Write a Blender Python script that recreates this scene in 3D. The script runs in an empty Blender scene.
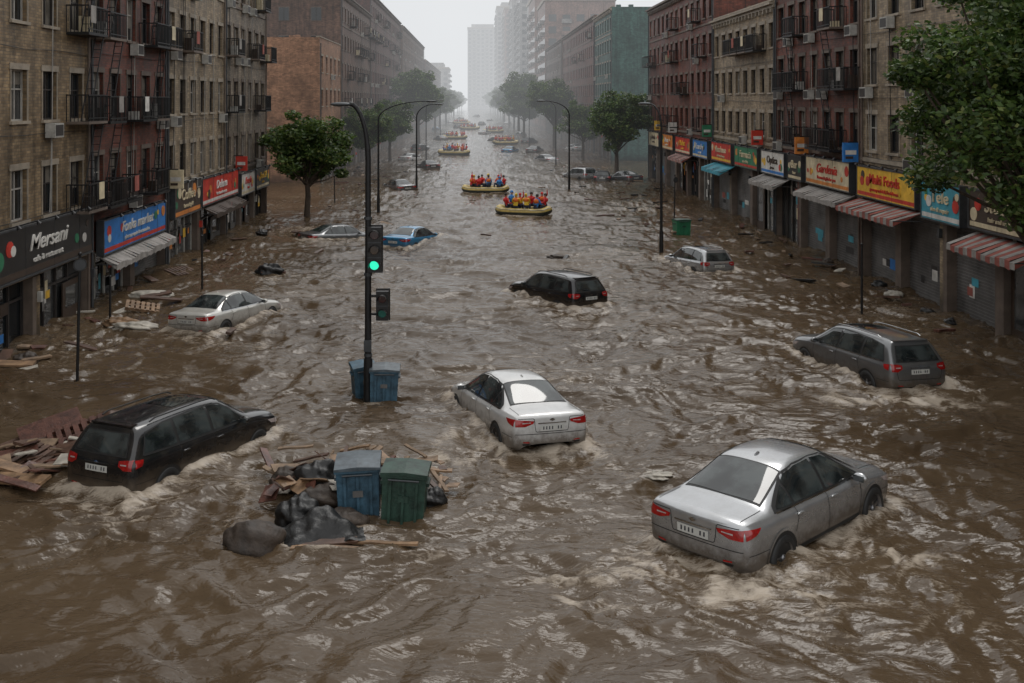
import bpy, bmesh, math, random
import numpy as np
from mathutils import Vector, Matrix
from mathutils.bvhtree import BVHTree
random.seed(7); np.random.seed(7)
D=bpy.data; scene=bpy.context.scene
R=random.random
def U(a,b): return random.uniform(a,b)

# ---------------------------------------------------------------- materials
def newmat(name):
    m=D.materials.new(name); m.use_nodes=True
    nt=m.node_tree; b=nt.nodes['Principled BSDF']
    return m,nt,b
def N(nt,t,**k):
    n=nt.nodes.new(t)
    for a,v in k.items():
        if a in n.inputs: n.inputs[a].default_value=v
        else: setattr(n,a,v)
    return n
def mixc(nt,fac,a,b,blend='MIX'):
    n=nt.nodes.new('ShaderNodeMix'); n.data_type='RGBA'; n.blend_type=blend
    for i,v in ((0,fac),(6,a),(7,b)):
        if hasattr(v,'links'): nt.links.new(v,n.inputs[i])
        elif i==0: n.inputs[i].default_value=v
        else: n.inputs[i].default_value=(*v,1) if len(v)==3 else v
    return n.outputs[2]
def ramp(nt,src,stops):
    n=nt.nodes.new('ShaderNodeValToRGB'); cr=n.color_ramp
    while len(cr.elements)<len(stops): cr.elements.new(.5)
    for e,(p,c) in zip(cr.elements,stops):
        e.position=p; e.color=(c,c,c,1) if not hasattr(c,'__len__') else (*c,1)
    nt.links.new(src,n.inputs[0]); return n.outputs[0]
def noise_out(nt,vec,scale,detail=4,rough=.55,dist=0.):
    n=N(nt,'ShaderNodeTexNoise'); n.inputs['Scale'].default_value=scale
    n.inputs['Detail'].default_value=detail; n.inputs['Roughness'].default_value=rough; n.inputs['Distortion'].default_value=dist
    if vec is not None: nt.links.new(vec,n.inputs['Vector'])
    return n.outputs['Fac']
def simple(name,col,rough=.6,metal=0.,var=.25,scale=3.,bump=0.,coat=0.,emit=None,es=1.):
    m,nt,b=newmat(name)
    tc=N(nt,'ShaderNodeTexCoord')
    f=noise_out(nt,tc.outputs['Object'],scale,6,.65)
    f=ramp(nt,f,[(.3,0.),(.7,1.)])
    c=mixc(nt,f,tuple(x*(1-var) for x in col),tuple(min(1,x*(1+var)) for x in col))
    nt.links.new(c,b.inputs['Base Color'])
    b.inputs['Roughness'].default_value=rough; b.inputs['Metallic'].default_value=metal
    b.inputs['Coat Weight'].default_value=coat; b.inputs['Coat Roughness'].default_value=.05
    if bump:
        bn=N(nt,'ShaderNodeBump'); bn.inputs['Strength'].default_value=bump; bn.inputs['Distance'].default_value=.02
        nt.links.new(noise_out(nt,tc.outputs['Object'],scale*5,5),bn.inputs['Height']); nt.links.new(bn.outputs[0],b.inputs['Normal'])
    if emit:
        b.inputs['Emission Color'].default_value=(*emit,1); b.inputs['Emission Strength'].default_value=es
    return m
def brick(name,c1,c2,mortar,grime=.5,k=.88):
    m,nt,b=newmat(name)
    g=N(nt,'ShaderNodeNewGeometry'); s=N(nt,'ShaderNodeSeparateXYZ'); nt.links.new(g.outputs['Position'],s.inputs[0])
    a=N(nt,'ShaderNodeMath',operation='ADD'); nt.links.new(s.outputs[0],a.inputs[0]); nt.links.new(s.outputs[1],a.inputs[1])
    cb=N(nt,'ShaderNodeCombineXYZ'); nt.links.new(a.outputs[0],cb.inputs[0]); nt.links.new(s.outputs[2],cb.inputs[1])
    br=N(nt,'ShaderNodeTexBrick'); nt.links.new(cb.outputs[0],br.inputs['Vector'])
    br.inputs['Color1'].default_value=(*[x*1.15*k for x in c1],1); br.inputs['Color2'].default_value=(*[x*.80*k for x in c2],1); br.inputs['Mortar'].default_value=(*[x*k for x in mortar],1)
    br.inputs['Scale'].default_value=1.; br.inputs['Brick Width'].default_value=.30; br.inputs['Row Height'].default_value=.105
    br.inputs['Mortar Size'].default_value=.010; br.inputs['Bias'].default_value=0.
    f=ramp(nt,noise_out(nt,g.outputs['Position'],.35,7,.72),[(.32,.5),(.68,1.2)])
    c=mixc(nt,1.,br.outputs['Color'],f,'MULTIPLY')
    f=ramp(nt,noise_out(nt,g.outputs['Position'],2.2,6,.72),[(.35,.68),(.65,1.2)])
    c=mixc(nt,1.,c,f,'MULTIPLY')
    mp=N(nt,'ShaderNodeMapping'); mp.inputs['Scale'].default_value=(1.9,.10,1); nt.links.new(cb.outputs[0],mp.inputs[0])
    st=ramp(nt,noise_out(nt,mp.outputs[0],1.3,7,.72),[(.38,1-grime),(.58,1.)])
    c=mixc(nt,1.,c,st,'MULTIPLY')
    mr=N(nt,'ShaderNodeMapRange'); nt.links.new(s.outputs[2],mr.inputs[0]); mr.inputs[1].default_value=.15; mr.inputs[2].default_value=1.1; mr.inputs[3].default_value=.35; mr.inputs[4].default_value=1.
    c=mixc(nt,1.,c,mr.outputs[0],'MULTIPLY')
    nt.links.new(c,b.inputs['Base Color'])
    nt.links.new(ramp(nt,st,[(0.,.3),(1.,.6)]),b.inputs['Roughness'])
    bn=N(nt,'ShaderNodeBump'); bn.inputs['Strength'].default_value=.6; bn.inputs['Distance'].default_value=.012
    nt.links.new(br.outputs['Fac'],bn.inputs['Height']); bn.invert=True; nt.links.new(bn.outputs[0],b.inputs['Normal'])
    return m
M={}
M['tan']=brick('tan_brick',(.36,.25,.135),(.29,.19,.10),(.20,.16,.11))
M['cream']=brick('cream_brick',(.46,.35,.225),(.38,.28,.175),(.28,.23,.17),.45)
M['beige']=brick('beige_brick',(.36,.285,.205),(.29,.225,.16),(.23,.19,.15))
M['red']=brick('red_brick',(.26,.068,.040),(.185,.052,.032),(.14,.09,.07))
M['dred']=brick('dark_red_brick',(.18,.064,.046),(.135,.050,.037),(.10,.08,.065))
M['orange']=brick('orange_brick',(.42,.22,.125),(.36,.185,.105),(.26,.17,.12),.2,1.)
M['brown']=brick('brown_brick',(.22,.115,.078),(.17,.09,.06),(.14,.11,.085))
M['green']=brick('green_painted_brick',(.08,.19,.165),(.068,.16,.14),(.055,.12,.11),.4)
M['pale']=brick('pale_concrete_wall',(.42,.40,.38),(.38,.365,.35),(.34,.33,.32),.25)
M['rtower']=brick('rose_concrete_wall',(.36,.21,.165),(.32,.18,.14),(.3,.22,.19),.25)
M['stone']=simple('trim_stone',(.29,.245,.19),.6,var=.35,scale=1.5,bump=.3)
M['dstone']=simple('dark_trim_stone',(.13,.10,.08),.6,var=.35,scale=1.5,bump=.3)
M['roof']=simple('roof_felt',(.06,.06,.06),.9)
M['iron']=simple('black_iron',(.018,.018,.019),.45,.3)
M['steel']=simple('galvanised_steel',(.07,.075,.08),.45,.4)
M['frameD']=simple('dark_window_frame',(.035,.03,.028),.5)
M['frameL']=simple('white_window_frame',(.36,.34,.31),.5)
M['ac']=simple('aged_white_plastic',(.38,.37,.34),.6,var=.3,scale=4)
M['shut']=simple('roller_shutter_metal',(.15,.145,.14),.5,.3,var=.5,scale=.9)
M['white']=simple('white_paint',(.60,.58,.54),.5,var=.3,scale=2)
M['yellow']=simple('yellow_paint',(.70,.42,.04),.5,var=.3,scale=2)
M['redp']=simple('red_paint',(.48,.035,.02),.5,var=.35,scale=2)
M['bluep']=simple('blue_paint',(.025,.17,.48),.5,var=.3,scale=2)
M['dbrown']=simple('dark_brown_paint',(.05,.032,.022),.5)
M['blackp']=simple('black_paint',(.016,.015,.015),.4)
M['cyan']=simple('cyan_paint',(.05,.28,.36),.5,var=.3,scale=2)
M['greenp']=simple('green_paint',(.03,.18,.09),.5,var=.3,scale=2)
M['orangep']=simple('orange_paint',(.58,.20,.04),.5,var=.3,scale=2)
M['creamp']=simple('cream_paint',(.60,.51,.34),.5,var=.3,scale=2)
M['awn']=simple('faded_awning_cloth',(.28,.08,.06),.8,var=.4,scale=2); M['awn2']=simple('grey_awning_cloth',(.28,.26,.24),.8,var=.4,scale=2)
def glassmat(name,c,r=.06):
    m,nt,b=newmat(name)
    tc=N(nt,'ShaderNodeTexCoord')
    f=noise_out(nt,tc.outputs['Object'],.9,3)
    cc=mixc(nt,ramp(nt,f,[(.4,0.),(.6,1.)]),tuple(x*.5 for x in c),c)
    nt.links.new(cc,b.inputs['Base Color']); b.inputs['Roughness'].default_value=r
    b.inputs['Specular IOR Level'].default_value=.7
    bn=N(nt,'ShaderNodeBump'); bn.inputs['Strength'].default_value=.15; nt.links.new(noise_out(nt,tc.outputs['Object'],1.5,2),bn.inputs['Height']); nt.links.new(bn.outputs[0],b.inputs['Normal'])
    return m
M['gl0']=glassmat('dark_window_glass',(.016,.02,.023))
M['gl1']=glassmat('curtained_window_glass',(.22,.20,.17),.15)
M['gl2']=glassmat('dim_window_glass',(.06,.062,.062),.1)

# ---------------------------------------------------------------- mesh builder
class MB:
    def __init__(s): s.v=[];s.f=[];s.mi=[];s.sm=[];s.ml=[]
    def slot(s,m):
        if isinstance(m,str): m=M[m]
        if m not in s.ml: s.ml.append(m)
        return s.ml.index(m)
    def face(s,pts,m,sm=False):
        i=len(s.v); s.v.extend([tuple(p) for p in pts]); s.f.append(tuple(range(i,i+len(pts)))); s.mi.append(s.slot(m)); s.sm.append(sm)
    def grid(s,rows,m,sm=True,closed=False):
        i=len(s.v); nr=len(rows); nc=len(rows[0]); k=s.slot(m)
        for r in rows: s.v.extend([tuple(p) for p in r])
        for a in range(nr-1):
            for b in range(nc if closed else nc-1):
                c=(b+1)%nc
                s.f.append((i+a*nc+b,i+a*nc+c,i+(a+1)*nc+c,i+(a+1)*nc+b)); s.mi.append(k); s.sm.append(sm)
    def box(s,x0,x1,y0,y1,z0,z1,m,T=None):
        p=[(x0,y0,z0),(x1,y0,z0),(x1,y1,z0),(x0,y1,z0),(x0,y0,z1),(x1,y0,z1),(x1,y1,z1),(x0,y1,z1)]
        if T is not None: p=[tuple(T@Vector(q)) for q in p]
        i=len(s.v); s.v.extend(p); k=s.slot(m)
        for f in ((0,3,2,1),(4,5,6,7),(0,1,5,4),(1,2,6,5),(2,3,7,6),(3,0,4,7)):
            s.f.append(tuple(i+a for a in f)); s.mi.append(k); s.sm.append(False)
    def cyl(s,p0,p1,r0,r1,n,m,caps=True,sm=True):
        p0=Vector(p0);p1=Vector(p1); d=(p1-p0)
        if d.length<1e-6: return
        d.normalize(); a=d.orthogonal().normalized(); b=d.cross(a)
        A=[p0+(a*math.cos(t)+b*math.sin(t))*r0 for t in [2*math.pi*k/n for k in range(n)]]
        B=[p1+(a*math.cos(t)+b*math.sin(t))*r1 for t in [2*math.pi*k/n for k in range(n)]]
        s.grid([A,B],m,sm,True)
        if caps: s.face(A[::-1],m); s.face(B,m)
    def pipe(s,pts,r,n,m):
        for i in range(len(pts)-1):
            ra=r if not hasattr(r,'__len__') else r[i]; rb=r if not hasattr(r,'__len__') else r[i+1]
            s.cyl(pts[i],pts[i+1],ra,rb,n,m,caps=(i in(0,len(pts)-2)))
    def blob(s,c,rad,m,seg=12,ring=8,T=None,lump=0.,seed=0):
        rows=[]
        rs=random.Random(seed)
        ph=[rs.uniform(0,6) for _ in range(6)]
        for i in range(ring+1):
            th=math.pi*i/ring; row=[]
            for j in range(seg):
                a=2*math.pi*j/seg
                d=Vector((math.sin(th)*math.cos(a),math.sin(th)*math.sin(a),math.cos(th)))
                k=1+lump*(math.sin(3*d.x+ph[0])*math.sin(4*d.y+ph[1])+.6*math.sin(7*d.z+ph[2]+3*d.x)+.4*math.sin(9*d.y+ph[3]+5*d.z)+.35*math.sin(14*d.x+ph[4]+6*d.z))
                p=Vector((d.x*rad[0]*k,d.y*rad[1]*k,d.z*rad[2]*k))
                if T is not None: p=T@p
                row.append(p+Vector(c))
            rows.append(row)
        s.grid(rows,m,True,True)
    def mesh(s,name):
        me=D.meshes.new(name); me.from_pydata(s.v,[],s.f)
        for m in s.ml: me.materials.append(m)
        me.polygons.foreach_set('material_index',s.mi); me.polygons.foreach_set('use_smooth',s.sm)
        me.update(); return me
    def build(s,name,loc=(0,0,0),rot=(0,0,0),parent=None):
        o=D.objects.new(name,s.mesh(name)); scene.collection.objects.link(o); o.location=loc; o.rotation_euler=rot
        if parent: o.parent=parent
        return o
def obj(name,me,loc=(0,0,0),rot=(0,0,0),sc=(1,1,1),parent=None):
    o=D.objects.new(name,me); scene.collection.objects.link(o); o.location=loc;o.rotation_euler=rot;o.scale=sc
    if parent: o.parent=parent
    return o
def empty(name,loc=(0,0,0),rot=(0,0,0)):
    o=D.objects.new(name,None); o.empty_display_size=.3; scene.collection.objects.link(o); o.location=loc;o.rotation_euler=rot; return o

# ---------------------------------------------------------------- buildings
def balcony(fb,s0,s1,z,dep,near):
    fb(s0,s1,z-.1,z,0.003,dep,'dstone' if R()<.4 else 'iron')
    t=.025
    fb(s0,s1,z+.95,z+1.0,dep-.05,dep,'iron'); fb(s0,s1,z+.1,z+.14,dep-.05,dep-.01,'iron')
    for s in (s0,s1-.05): fb(s,s+.05,z+.95,z+1.0,.0,dep-.05,'iron')
    st=.14 if near else .3
    n=int((s1-s0)/st)
    for i in range(n+1):
        a=s0+(s1-s0-t)*i/n; fb(a,a+t,z,z+.95,dep-.04,dep-.015,'iron')
    n=int(dep/st)
    for i in range(n):
        o=dep*i/max(n,1)
        for s in (s0+.01,s1-.035): fb(s,s+t,z,z+.95,o,o+t,'iron')
    if R()<.6:
        a=U(s0+.1,s1-.6); fb(a,a+U(.3,.5),z,z+U(.3,.8),.1,.45,random.choice(['ac','creamp','dbrown','dbrown','awn2']))
    if R()<.3:
        a=U(s0+.1,s1-.7); fb(a,a+.5,z+.35,z+.99,dep+.003,dep+.02,random.choice(['white','awn','awn2','creamp']))
def house(name,side,F,Y0,Y1,gz,nfl,fh,bay,ww,sill,head,wall,trim,frame,depth=14,near=True,bal=(),balp=.0,acp=.15,cornice=True,side_win=False):
    mb=MB(); L=Y1-Y0
    def X(o): return F-side*o
    def P(s,z,o): return (X(o),s,z)
    def fb(s0,s1,z0,z1,o0,o1,m):
        a,b=sorted((X(o0),X(o1))); mb.box(a,b,s0,s1,z0,z1,m)
    def q(s0,s1,z0,z1,m,o=0.): mb.face([P(s0,z0,o),P(s1,z0,o),P(s1,z1,o),P(s0,z1,o)],m)
    nb=max(1,round(L/bay)); bw=L/nb
    top=gz+nfl*fh
    for k in range(nfl):
        zb=gz+k*fh; zs=zb+sill; zt=zb+head; zc=zb+fh
        q(Y0,Y1,zb,zs,wall); q(Y0,Y1,zt,zc,wall)
        edges=[Y0]
        for b in range(nb):
            c=Y0+(b+.5)*bw; edges+= [c-ww/2,c+ww/2]
        edges.append(Y1)
        for i in range(0,len(edges),2): q(edges[i],edges[i+1],zs,zt,wall)
        for b in range(nb):
            c=Y0+(b+.5)*bw; a0=c-ww/2; a1=c+ww/2; d=-.24
            hasb=(b in bal) or (R()<balp)
            for (p,r_) in (((a0,zs),(a0,zt)),((a1,zs),(a1,zt)),((a0,zt),(a1,zt)),((a0,zs),(a1,zs))):
                mb.face([P(p[0],p[1],0),P(r_[0],r_[1],0),P(r_[0],r_[1],d),P(p[0],p[1],d)],wall)
            g=random.choice(['gl0','gl0','gl0','gl2','gl1'])
            q(a0,a1,zs,zt,g,d+.03)
            if g!='gl1' and R()<.5:
                hb=U(.25,.7)*(zt-zs); q(a0+.05,a1-.05,zt-hb,zt,'gl1',d+.035)
            if g=='gl0' and R()<.4: q(a0+.05,a0+ww*U(.2,.35),zs,zt,'gl1',d+.04)
            w=.06; fr=frame if R()<.7 else 'frameL'
            for (e0,e1,f0,f1) in ((a0,a0+w,zs,zt),(a1-w,a1,zs,zt),(a0+w,a1-w,zs,zs+w),(a0+w,a1-w,zt-w,zt)): fb(e0,e1,f0,f1,d+.045,d+.10,fr)
            if near or R()<.5:
                fb(c-.03,c+.03,zs+w,zt-w,d+.045,d+.09,fr)
                zz=zs+(zt-zs)*.62
                fb(a0+w,c-.03,zz-.025,zz+.025,d+.045,d+.085,fr); fb(c+.03,a1-w,zz-.025,zz+.025,d+.045,d+.085,fr)
            fb(a0-.1,a1+.1,zs-.1,zs,.0,.1,trim)
            fb(a0-.12,a1+.12,zt,zt+.2,.0,.045,trim)
            if near: fb(a0-.06,a0-.003,zs,zt,.0,.03,trim); fb(a1+.003,a1+.06,zs,zt,.0,.03,trim)
            if hasb:
                balcony(fb,a0-.35,a1+.35,zs-.1,.85 if near else .8,near)
                if b in bal and near and k<nfl-1:
                    za=zs-.1; zb2=za+fh
                    for off in (0,.38): mb.cyl(P(a0-.1,za,.45+off*.8),P(a1+.2,zb2,.45+off*.8),.025,.025,5,'iron',caps=False)
                    for j in range(11):
                        t=j/11; s=a0-.1+(ww+.3)*t; fb(s,s+.04,za+fh*t,za+fh*t+.025,.45,.75,'iron')
            elif R()<acp:
                s=U(a0,a1-.75); fb(s,s+.75,zs-.62,zs-.12,.05,.4,'ac'); fb(s+.06,s+.69,zs-.56,zs-.18,.4,.41,'frameD')
                mb.cyl(P(s+.37,zs-.62,.12),P(s+.37,gz+.2,.05),.02,.02,4,'frameL' if R()<.5 else 'iron',caps=False)
    fb(Y0+.002,Y1-.002,gz-.02,gz+.16,.0,.09,trim)
    if nfl>3: fb(Y0+.002,Y1-.002,top-fh-.08,top-fh+.06,.0,.07,trim)
    q(Y0,Y1,top,top+.55,wall)
    if cornice:
        fb(Y0-.0,Y1-.003,top+.1,top+.28,.0,.22,trim); fb(Y0,Y1-.003,top+.28,top+.42,.0,.42,trim)
        n=int(L/.8)
        for i in range(n):
            s=Y0+.2+i*(L-.4)/n; fb(s,s+.16,top-.18,top+.1,.0,.3,trim)
    fb(Y0,Y1-.003,top+.55,top+.65,-.35,.08,trim)
    for yy in (Y0,Y1): mb.face([P(yy,-1,0),P(yy,-1,-depth),P(yy,top+.55,-depth),P(yy,top+.55,0)],wall)
    mb.face([P(Y0,-1,-depth),P(Y1,-1,-depth),P(Y1,top+.55,-depth),P(Y0,top+.55,-depth)],wall)
    mb.face([P(Y0,top+.1,0),P(Y1,top+.1,0),P(Y1,top+.1,-depth),P(Y0,top+.1,-depth)],'roof')
    for i in range(2+int(L/9)):
        s=U(Y0+.8,Y1-1.5); o=-U(1,5); fb(s,s+.7,top+.1,top+U(1.1,1.9),o-.6,o,wall)
        mb.cyl(P(s+1,top,o),P(s+1,top+U(1.8,3),o),.02,.015,5,'iron')
    for s in (Y0+.15,Y1-.2): mb.cyl(P(s,-.5,.1),P(s,top,.1),.055,.055,8,'steel' if R()<.5 else 'dstone',caps=False)
    if near:
        for i in range(3):
            z=gz+U(.2,.5)+i*fh*.9; n=int(L/2.4); pts=[P(Y0+L*j/n,z-.07*(j%2)+U(-.03,.03),.07) for j in range(n+1)]; mb.pipe(pts,.014,4,'iron')
    if side_win:
        n=3
        for k in range(nfl):
            for i in range(n):
                x0=-(2.2+i*3.6); zb=gz+k*fh+sill
                a,b=sorted((X(x0),X(x0-1.1)))
                mb.box(a-.07,b+.07,Y0-.05,Y0-.002,zb-.07,zb+1.5,trim); mb.box(a,b,Y0-.06,Y0-.051,zb,zb+1.43,'gl0')
                mb.box((a+b)/2-.03,(a+b)/2+.03,Y0-.08,Y0-.061,zb,zb+1.43,frame)
    ns=max(1,round(L/4.6)); sw=L/ns; ot=gz-1.6
    q(Y0,Y1,ot,gz,wall)
    for i in range(ns):
        a=Y0+i*sw; b=a+sw
        fb(a+.003,a+.28,-1,ot,-.4,.06,'dstone' if i%2 else wall); fb(b-.28,b-.003,-1,ot,-.4,.06,'dstone')
        mb.face([P(a+.28,ot,0),P(b-.28,ot,0),P(b-.28,ot,-.4),P(a+.28,ot,-.4)],trim)
        kind=random.choice(['glass','glass','shutter','mix','mix'])
        c=a+.28; e=b-.28
        if kind=='shutter':
            q(c,e,-1,ot,'shut',-.35)
            for j in range(int((ot+1)/.12)): fb(c,e,-1+j*.12,-1+j*.12+.05,-.35,-.32,'shut')
            for j in range(3):
                s=U(c+.1,e-1.2); z=U(.4,1.2); fb(s,s+U(.3,1.0),z,z+U(.15,.5),-.318+.002*j,-.316+.002*j,random.choice(['bluep','cyan','white','awn','blackp']))
        else:
            q(c,e,-1,ot,random.choice(['gl0','gl2']),-.35)
            n=4
            for j in range(n+1):
                s=c+(e-c-.07)*j/n; fb(s,s+.07,-1,ot,-.34,-.26,frame if i%3 else 'ac')
            fb(c+.08,e-.08,ot-.7,ot-.62,-.339,-.262,frame)
            for j in range(random.randint(8,14)):
                s=U(c+.1,e-.7); z=U(.15,max(.5,ot-.9)); k=random.choice(['white','creamp','redp','yellow','bluep','white','cyan','dbrown','gl1','gl1','shut','orangep'])
                fb(s,s+U(.15,.55),z,z+U(.15,.65),-.25+.003*j,-.247+.003*j,k)
            if kind=='mix': fb(c+(e-c)*.58,e-.1,-1,ot-.75,-.20,-.15,random.choice(['dbrown','dstone','dbrown','shut'])); fb(c+(e-c)*.64,e-.3,.3,ot-.95,-.15,-.145,'gl2')
        fb(a+.05,a+.22,ot-.9,ot-.55,.06,.2,random.choice(['ac','steel','blackp','redp']))
    return mb.build(name)
LX=-15; RX=18
house('brick_apartment_building',-1,LX,10,24.5,3.6,5,3.3,2.3,1.15,.45,2.05,'beige','stone','frameD')
house('brick_apartment_building',-1,LX,24.5,38.6,3.6,5,3.3,2.35,1.15,.4,2.1,'tan','stone','frameD',bal=(5,),acp=.2)
house('brick_apartment_building',-1,LX,38.6,48.2,3.6,5,3.3,1.95,1.1,.35,2.2,'red','dstone','frameD',bal=(0,3),balp=.2,acp=.45)
house('brick_apartment_building',-1,LX,48.2,59.5,3.6,5,3.3,1.9,1.05,.4,2.15,'cream','stone','frameD',balp=.18,acp=.4)
house('brick_apartment_building',-1,LX,59.5,71.2,3.6,4,3.4,2.0,1.05,.4,2.15,'beige','dstone','frameD',balp=.2,acp=.4)
house('brick_apartment_building',-1,LX,96,111,3.6,3,3.3,3.0,1.2,.5,2.1,'orange','stone','frameD',depth=26,near=False,cornice=False)
house('brick_apartment_building',-1,LX,111.2,142,3.6,5,3.2,2.6,1.2,.5,2.1,'brown','dstone','frameD',depth=22,near=False,balp=.25,side_win=True)
house('brick_apartment_building',-1,LX,142.2,198,3.6,6,3.2,2.8,1.2,.5,2.1,'dred','dstone','frameD',near=False,balp=.2,side_win=True)
house('brick_apartment_building',-1,LX,205,290,3.6,6,3.2,3.2,1.4,.5,2.1,'brown','dstone','frameD',near=False,side_win=True)
house('brick_apartment_building',-1,LX,300,430,3.6,5,3.2,3.6,1.6,.5,2.1,'dred','stone','frameD',near=False,side_win=True)
house('brick_apartment_building',1,RX,12,30,5.2,4,3.0,2.4,1.2,.5,2.15,'cream','stone','frameD',balp=.1)
house('brick_apartment_building',1,RX,30,46.3,5.2,4,3.0,2.3,1.15,.5,2.15,'cream','stone','frameD',balp=.15,acp=.35)
house('brick_apartment_building',1,RX,46.3,59.5,5.2,3,3.0,1.9,1.05,.45,2.2,'red','dstone','frameD',bal=(1,4),balp=.15,acp=.35)
house('brick_apartment_building',1,RX,59.5,75,5.2,3,2.75,2.0,1.05,.5,2.0,'cream','stone','frameD',balp=.2,acp=.35)
house('brick_apartment_building',1,RX,75,103,5.2,4,2.9,2.2,1.1,.5,2.1,'red','dstone','frameD',near=False,balp=.2)
house('painted_brick_building',1,RX,131,149.5,5.2,5,2.9,2.8,1.2,.5,2.1,'green','stone','frameD',depth=30,near=False)
house('brick_apartment_building',1,RX,150,204,5.2,5,3.0,2.9,1.3,.5,2.1,'red','dstone','frameD',near=False,balp=.1)
house('brick_apartment_building',1,RX,207,252,5.2,5,3.0,3,1.4,.5,2.1,'brown','dstone','frameD',near=False)
def tower(name,x0,x1,y0,y1,H,wall,fl=3.1,bay=3.2):
    mb=MB(); mb.box(x0,x1,y0,y1,-1,H,wall)
    sx=x0 if x0>0 else x1; sg=-1 if x0>0 else 1
    nf=int((H-4)/fl)
    for k in range(nf):
        z=3+k*fl
        n=int((x1-x0)/bay)
        for i in range(n):
            a=x0+(i+.25)*(x1-x0)/n; w=(x1-x0)/n*.55
            if i%3==1:
                mb.box(a-.3,a+w+.3,y0-1.1,y0-.003,z-.1,z+.95,'pale' if R()<.6 else wall); mb.box(a,a+w,y0-.05,y0-.003,z+.95,z+2.1,'gl0')
            else: mb.box(a,a+w,y0-.05,y0-.003,z+.4,z+2.2,random.choice(['gl0','gl2','gl0']))
        n=int((y1-y0)/bay)
        for i in range(n):
            a=y0+(i+.25)*(y1-y0)/n; w=(y1-y0)/n*.55
            o0,o1=sorted((sx,sx+sg*.06))
            mb.box(o0,o1,a,a+w,z+.4,z+2.2,'gl0')
            if i%3==1:
                o0,o1=sorted((sx+sg*.003,sx+sg*1.1)); mb.box(o0,o1,a-.3,a+w+.3,z-.1,z+.95,'pale')
    mb.box(x0+3,x1-3,y0+3,y1-3,H,H+3,wall); mb.box(x0-.3,x1+.3,y0-.3,y1+.3,H-.5,H+.4,'stone')
    return mb.build(name)
tower('high_rise_apartment_tower',18,36,256,285,34,'rtower'); tower('high_rise_apartment_tower',18,34,300,335,40,'rtower')
tower('high_rise_apartment_tower',20,44,350,385,44,'pale'); tower('high_rise_apartment_tower',18,40,400,440,52,'pale')
tower('high_rise_apartment_tower',17,38,460,500,56,'pale'); tower('high_rise_apartment_tower',16,38,540,580,58,'rtower')
tower('high_rise_apartment_tower',14,40,640,680,68,'pale'); tower('high_rise_apartment_tower',-6,18,800,830,66,'pale')
tower('high_rise_apartment_tower',-40,-15,560,600,26,'pale'); tower('high_rise_apartment_tower',20,44,900,930,92,'pale')

# ---------------------------------------------------------------- shop signs, awnings
def lettering(txt,side,x,y,z,hgt,wid,m,parent,name='lettering',sh=0.):
    cu=D.curves.new(name,'FONT'); cu.body=txt; cu.size=1; cu.extrude=.02; cu.align_x='CENTER'; cu.align_y='CENTER'; cu.offset=.008; cu.shear=sh
    o=D.objects.new(name,cu); scene.collection.objects.link(o)
    bpy.context.view_layer.update()
    me=bpy.data.meshes.new_from_object(o); D.objects.remove(o)
    xs=[v.co.x for v in me.vertices]; w=max(xs)-min(xs); s=min(hgt*1.3,wid/w); sx=min(s*1.25,wid/w)
    me.materials.clear(); me.materials.append(M[m])
    if side<0: T=Matrix(((0,0,1,x),(sx,0,0,y),(0,s,0,z),(0,0,0,1)))
    else: T=Matrix(((0,0,-1,x),(-sx,0,0,y),(0,s,0,z),(0,0,0,1)))
    me.transform(T); obj(name,me,parent=parent)
def sign(side,Y0,Y1,z0,z1,bg,fg,txt,txt2='open daily',fg2='creamp'):
    F=LX if side<0 else RX; L=Y1-Y0
    e=empty('shop_sign',(0,0,0))
    mb=MB()
    def xr(a,b): return sorted((F-side*a,F-side*b))
    def fl(s0,s1,a,b,o,m): x0,x1=xr(.38,.38+o); mb.box(x0,x1,s0,s1,a,b,m)
    a,b=xr(.1,.38); mb.box(a,b,Y0,Y1,z0,z1,bg)
    for (u,v,w_,t) in ((Y0-.06,Y0,z0-.06,z1+.06),(Y1,Y1+.06,z0-.06,z1+.06),(Y0,Y1,z0-.06,z0),(Y0,Y1,z1,z1+.06)):
        a,b=xr(.1,.41); mb.box(a,b,u,v,w_,t,'steel')
    h=z1-z0; mid=(Y0+Y1)/2
    fl(Y0+.05,Y1-.05,z0+.05,z0+h*.16,.006,fg2)
    for end in (-1,1):
        for j in range(3):
            s=mid+end*(L*.36)+U(-.12,.12)*L; r=U(.08,.20)*h
            s=min(max(s,Y0+r+.06),Y1-r-.06); z=z0+h*U(.35,.75)
            a,b=xr(.38,.392+.004*j); mb.cyl((a if side>0 else a,s,z),(b,s,z),r,r,14,random.choice([fg,fg2,'redp','greenp','orangep','yellow','dbrown']))
    for j in range(1,int(L/2.2)+1):
        s=Y0+j*2.2
        if s<Y1-.3: fl(s,s+.012,z0,z1,.009,'steel')
    for j in range(int(L/1.4)):
        s=Y0+.7+j*1.4
        if s<Y1: mb.cyl((F-side*.2,s,z1+.06),(F-side*.8,s,z1+.22),.018,.018,5,'iron'); mb.cyl((F-side*.8,s,z1+.24),(F-side*.86,s,z1+.12),.03,.09,8,'iron')
    mb.build('panel',parent=e)
    sh=random.choice([0,.25,.35,0])
    lettering(txt,side,F-side*.4,mid,z0+h*.63,h*.36,L*.52,fg,e,sh=sh); lettering(txt2,side,F-side*.4,mid,z0+h*.29,h*.13,L*.5,fg,e)
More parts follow.
